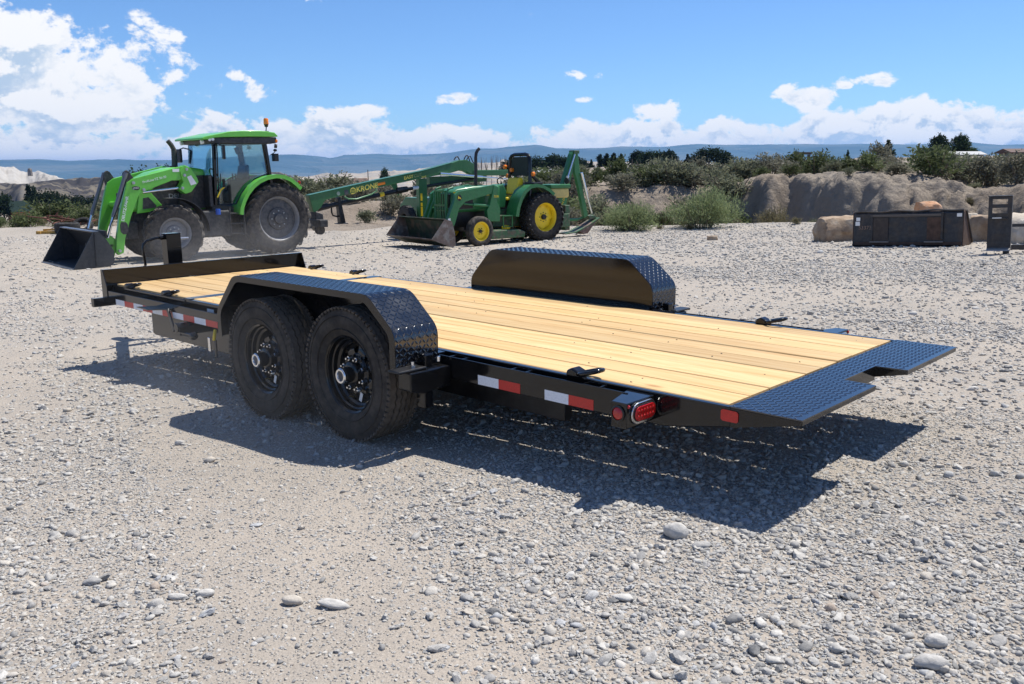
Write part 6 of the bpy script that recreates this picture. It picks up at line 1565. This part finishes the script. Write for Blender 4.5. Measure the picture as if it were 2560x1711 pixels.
for px, yt, k, lab in ((1275, 397, 'round', 'dark tree left of the roll bar of the backhoe tractor'), (1325, 388, 'wide', 'dark spreading tree directly behind the roll bar'), (1385, 384, 'round', 'tallest dark tree between roll bar and backhoe boom'), (1425, 388, 'wide', 'dark tree behind the backhoe boom'), (1455, 398, 'round', 'low dark tree right of the backhoe stick')):
    tree(k, px, yt, 432, 330, lab, None, 1.45)
for px, yt, k, lab in ((1478, 398, 'cone', 'small pointed tree at the left end of the right hand tree row'), (1500, 386, 'tall', 'first slim tree of the row of slim dark trees'), (1517, 384, 'tall', 'second slim tree of the row of slim dark trees'), (1535, 382, 'tall', 'third slim tree of the row of slim dark trees'), (1553, 385, 'tall', 'fourth slim tree of the row of slim dark trees'), (1595, 375, 'round', 'round dark tree right of the slim tree row'), (1632, 374, 'wide', 'broad dark tree in the middle of the right hand grove'), (1672, 374, 'round', 'dark tree at the right end of the right hand grove'), (1718, 384, 'cone', 'small dark tree left of the largest grove tree'), (1772, 366, 'wide', 'largest dark spreading tree of the grove'), (1812, 378, 'round', 'round tree leaning on the largest grove tree')):
    tree(k, px, yt, 428, 300, lab, None, {'tall': 1.6, 'cone': 1.1, 'round': 1.3, 'wide': 1.45}[k])
tree('cone', 1927, 398, 414, 210, 'very small dark tree left of the wooden gate frame')
tree('cone', 2118, 374, 408, 190, 'small dark juniper on the skyline left of the pointed tree', None, .8)
tree('cone', 2218, 348, 404, 190, 'pointed dark juniper on the skyline above the bank', None, 1.25)
tree('round', 2345, 335, 402, 200, 'left tree of the pair of big round skyline trees', None, 1.15)
tree('round', 2398, 335, 402, 205, 'right tree of the pair of big round skyline trees', None, 1.15)
tree('mid', 2428, 368, 400, 210, 'low round tree at the foot of the skyline pair', None, 1.6)
# bare saplings
for i in range(7):
    px = 1192+i*12+random.uniform(-3, 3); b0 = far_point(px, 428, 240); top = far_point(px, 388+random.uniform(0, 10), 240); z0 = min(H(b0.x, b0.y), b0.z); h = top.z-z0
    b = MB()
    for k in range(7):
        a = random.uniform(0, 6.28); q = random.uniform(.2, .9); zz = random.uniform(.3, .6)*h
        b.tube([(0, 0, zz), (math.cos(a)*q*.6, math.sin(a)*q*.6, zz+.25*h), (math.cos(a)*q, math.sin(a)*q, zz+.42*h)], [.05, .04, .015], 4)
    b.tube([(0, 0, -.2), (.05, 0, h*.5), (0, 0, h)], [.10, .07, .02], 5)
    o = b.build('bare_tree', M_TW, recalc=False); o.location = (b0.x, b0.y, z0); tag(o, 'leafless sapling behind the hood of the backhoe tractor', 'tree', 'leafless saplings')
# ------------------------------------------------------------------ far buildings, poles, gate frame
def house(px, ytop, ybase, dist, wpx, wall, roof, label, rz=.3, depth=.7, win=2, name='house', flat=False):
    base = far_point(px, ybase, dist); top = far_point(px, ytop, dist); z0 = min(H(base.x, base.y), base.z)-.3; w = wpx/FPX*dist; d = w*depth; h = top.z-z0
    e = thing(name, label, 'building', (base.x, base.y, z0), (0, 0, YAW+rz)); hw = h*.62 if not flat else h*.8
    MB().box(-w/2, w/2, -d/2, d/2, 0, hw).build('wall', wall, e)
    r_ = MB().prism([(-d/2-.5, hw), (d/2+.5, hw), (d/2+.5, hw+.15), (0, h), (-d/2-.5, hw+.15)], -w/2-.5, w/2+.5, 'x').build('roof', roof, e)
    for k in range(win):
        x = -w/2+w*(k+1)/(win+1); MB().box(x-.6, x+.6, -d/2-.06, -d/2+.05, hw*.35, hw*.75).build('window', mat('dark_window', (.03, .035, .04), .2), e)
    MB().box(w*.38, w*.38+1.0, -d/2-.05, -d/2+.05, .1, hw*.75).build('door', mat('door_white', (.6, .6, .58), .6), e)
M_BRICK = mat('orange_siding', (.36, .15, .07), .8, var=.15); M_RG = mat('green_metal_roof', (.02, .035, .03), .9, spec=.1); M_RB = mat('brown_shingle_roof', (.10, .055, .04), .8, var=.2)
M_WW = mat('white_siding', (.42, .42, .41), .8, var=.05); M_GR = mat('grey_metal_roof', (.30, .31, .32), .5); M_TANW = mat('tan_siding', (.38, .32, .25), .8)
house(48, 503, 520, 330, 38, M_BRICK, M_RG, 'orange sided house with green metal roof beyond the scrub', .9)
house(893, 446, 462, 330, 44, M_TANW, M_RB, 'brown roofed house partly hidden above the mower drawbar', .5)
house(1365, 423, 437, 300, 40, M_WW, M_GR, 'grey roofed shed right of the roll bar', .2)
house(1560, 421, 436, 260, 210, M_WW, mat('white_roof', (.42, .42, .41), .8), 'long low white shed in front of the right hand grove', -.15, .1, 8)
house(2400, 379, 402, 190, 80, M_WW, M_WW, 'white building below the pair of round skyline trees', .1, .5)
house(2545, 372, 398, 160, 60, M_TANW, M_RB, 'brown roofed house at the far right skyline', .1)
house(2190, 388, 408, 185, 60, M_WW, M_GR, 'low pale shed left of the pair of skyline trees', .1, .4)
def pole(px, ytop, ybase, dist, label, arm=True):
    base = far_point(px, ybase, dist); top = far_point(px, ytop, dist); z0 = min(H(base.x, base.y), base.z)-.3; h = top.z-z0
    e = thing('utility_pole', label, 'pole', (base.x, base.y, z0), (0, 0, YAW)); MB().cyl((0, 0, 0), (0, 0, h), .16, .11, 8).build('post', M_BARK, e)
    if arm: MB().box(-1.0, 1.0, -.06, .06, h-.9, h-.75).build('crossarm', M_BARK, e)
pole(921, 425, 462, 260, 'wooden utility pole left of the lone rounded tree', False)
pole(1290, 405, 440, 250, 'utility pole behind the roll bar tractor'); pole(2295, 361, 402, 190, 'utility pole left of the pair of skyline trees', False); pole(1580, 398, 430, 260, 'utility pole in front of the right hand grove', False)
p = far_point(2008, 408, 100); z0 = H(p.x, p.y); ht = far_point(2008, 385, 100).z-z0
e = thing('gate_frame', 'weathered wooden post and beam frame standing among the sagebrush', 'gate frame', (p.x, p.y, z0-.1), (0, 0, YAW+.3))
for x in (-.55, .65): MB().box(x-.12, x+.12, -.12, .12, 0, ht).build('post', M_BARK, e, bevel=.01)
MB().box(-.85, .95, -.14, .14, ht+.02, ht+.28).build('beam', M_BARK, e, bevel=.01)
# ------------------------------------------------------------------ lettering as plain meshes
dg = bpy.context.evaluated_depsgraph_get(); dg.update()
for o in [o for o in bpy.data.objects if o.type == 'FONT']:
    me = bpy.data.meshes.new_from_object(o.evaluated_get(dg)); n = bpy.data.objects.new('lettering', me); COL.objects.link(n)
    n.parent = o.parent; n.matrix_parent_inverse = o.matrix_parent_inverse; n.matrix_basis = o.matrix_basis
    bpy.data.objects.remove(o)
# ------------------------------------------------------------------ air
def build_haze():
    m = bpy.data.materials.new('haze_air'); m.use_nodes = True; t = NT(m.node_tree)
    for n in list(t.n):
        if n.type != 'OUTPUT_MATERIAL': t.n.remove(n)
    out = [n for n in t.n if n.type == 'OUTPUT_MATERIAL'][0]; v = t.new('ShaderNodeVolumePrincipled')
    v.inputs['Color'].default_value = (.26, .54, 1.0, 1); v.inputs['Density'].default_value = HAZE; v.inputs['Anisotropy'].default_value = .2
    t.l.new(v.outputs[0], out.inputs['Volume'])
    o = MB().box(-42000, 42000, -42000, 42000, -70, 430).build('haze', m); tag(o, 'thin blue air fading the far mountains', None, kind='stuff')
HAZE = 4.2e-5
build_haze()

def build_dust():
    m = bpy.data.materials.new('blowing_dust'); m.use_nodes = True; t = NT(m.node_tree)
    for n in list(t.n):
        if n.type != 'OUTPUT_MATERIAL': t.n.remove(n)
    out = [n for n in t.n if n.type == 'OUTPUT_MATERIAL'][0]; v = t.new('ShaderNodeVolumePrincipled')
    ob = t.new('ShaderNodeTexCoord').outputs['Object']
    fall = t.mr(t.vm('LENGTH', ob), 1.0, .15, 0, 1); nz = t.mr(t.noise(ob, 2.2, 3, .6), .35, .7, .25, 1.0)
    v.inputs['Color'].default_value = (.93, .88, .82, 1); v.inputs['Anisotropy'].default_value = .35
    t.put(v.inputs['Density'], t.math('MULTIPLY', t.math('MULTIPLY', fall, nz), DUST))
    t.l.new(v.outputs[0], out.inputs['Volume'])
    for c, r_, lab in (((-3.0, -.85, .30), (2.3, 1.0, .75), 'thin dust drifting round the near wheels of the trailer'), ((-15.0, 5.9, -.25), (3.6, 3.0, 1.2), 'thin dust hanging low beside the green tractor')):
        o = MB().ball((0, 0, 0), 1.0, 16, 10).build('dust', m); o.location = c; o.scale = r_; tag(o, lab, None, kind='stuff')
DUST = .10
build_dust()
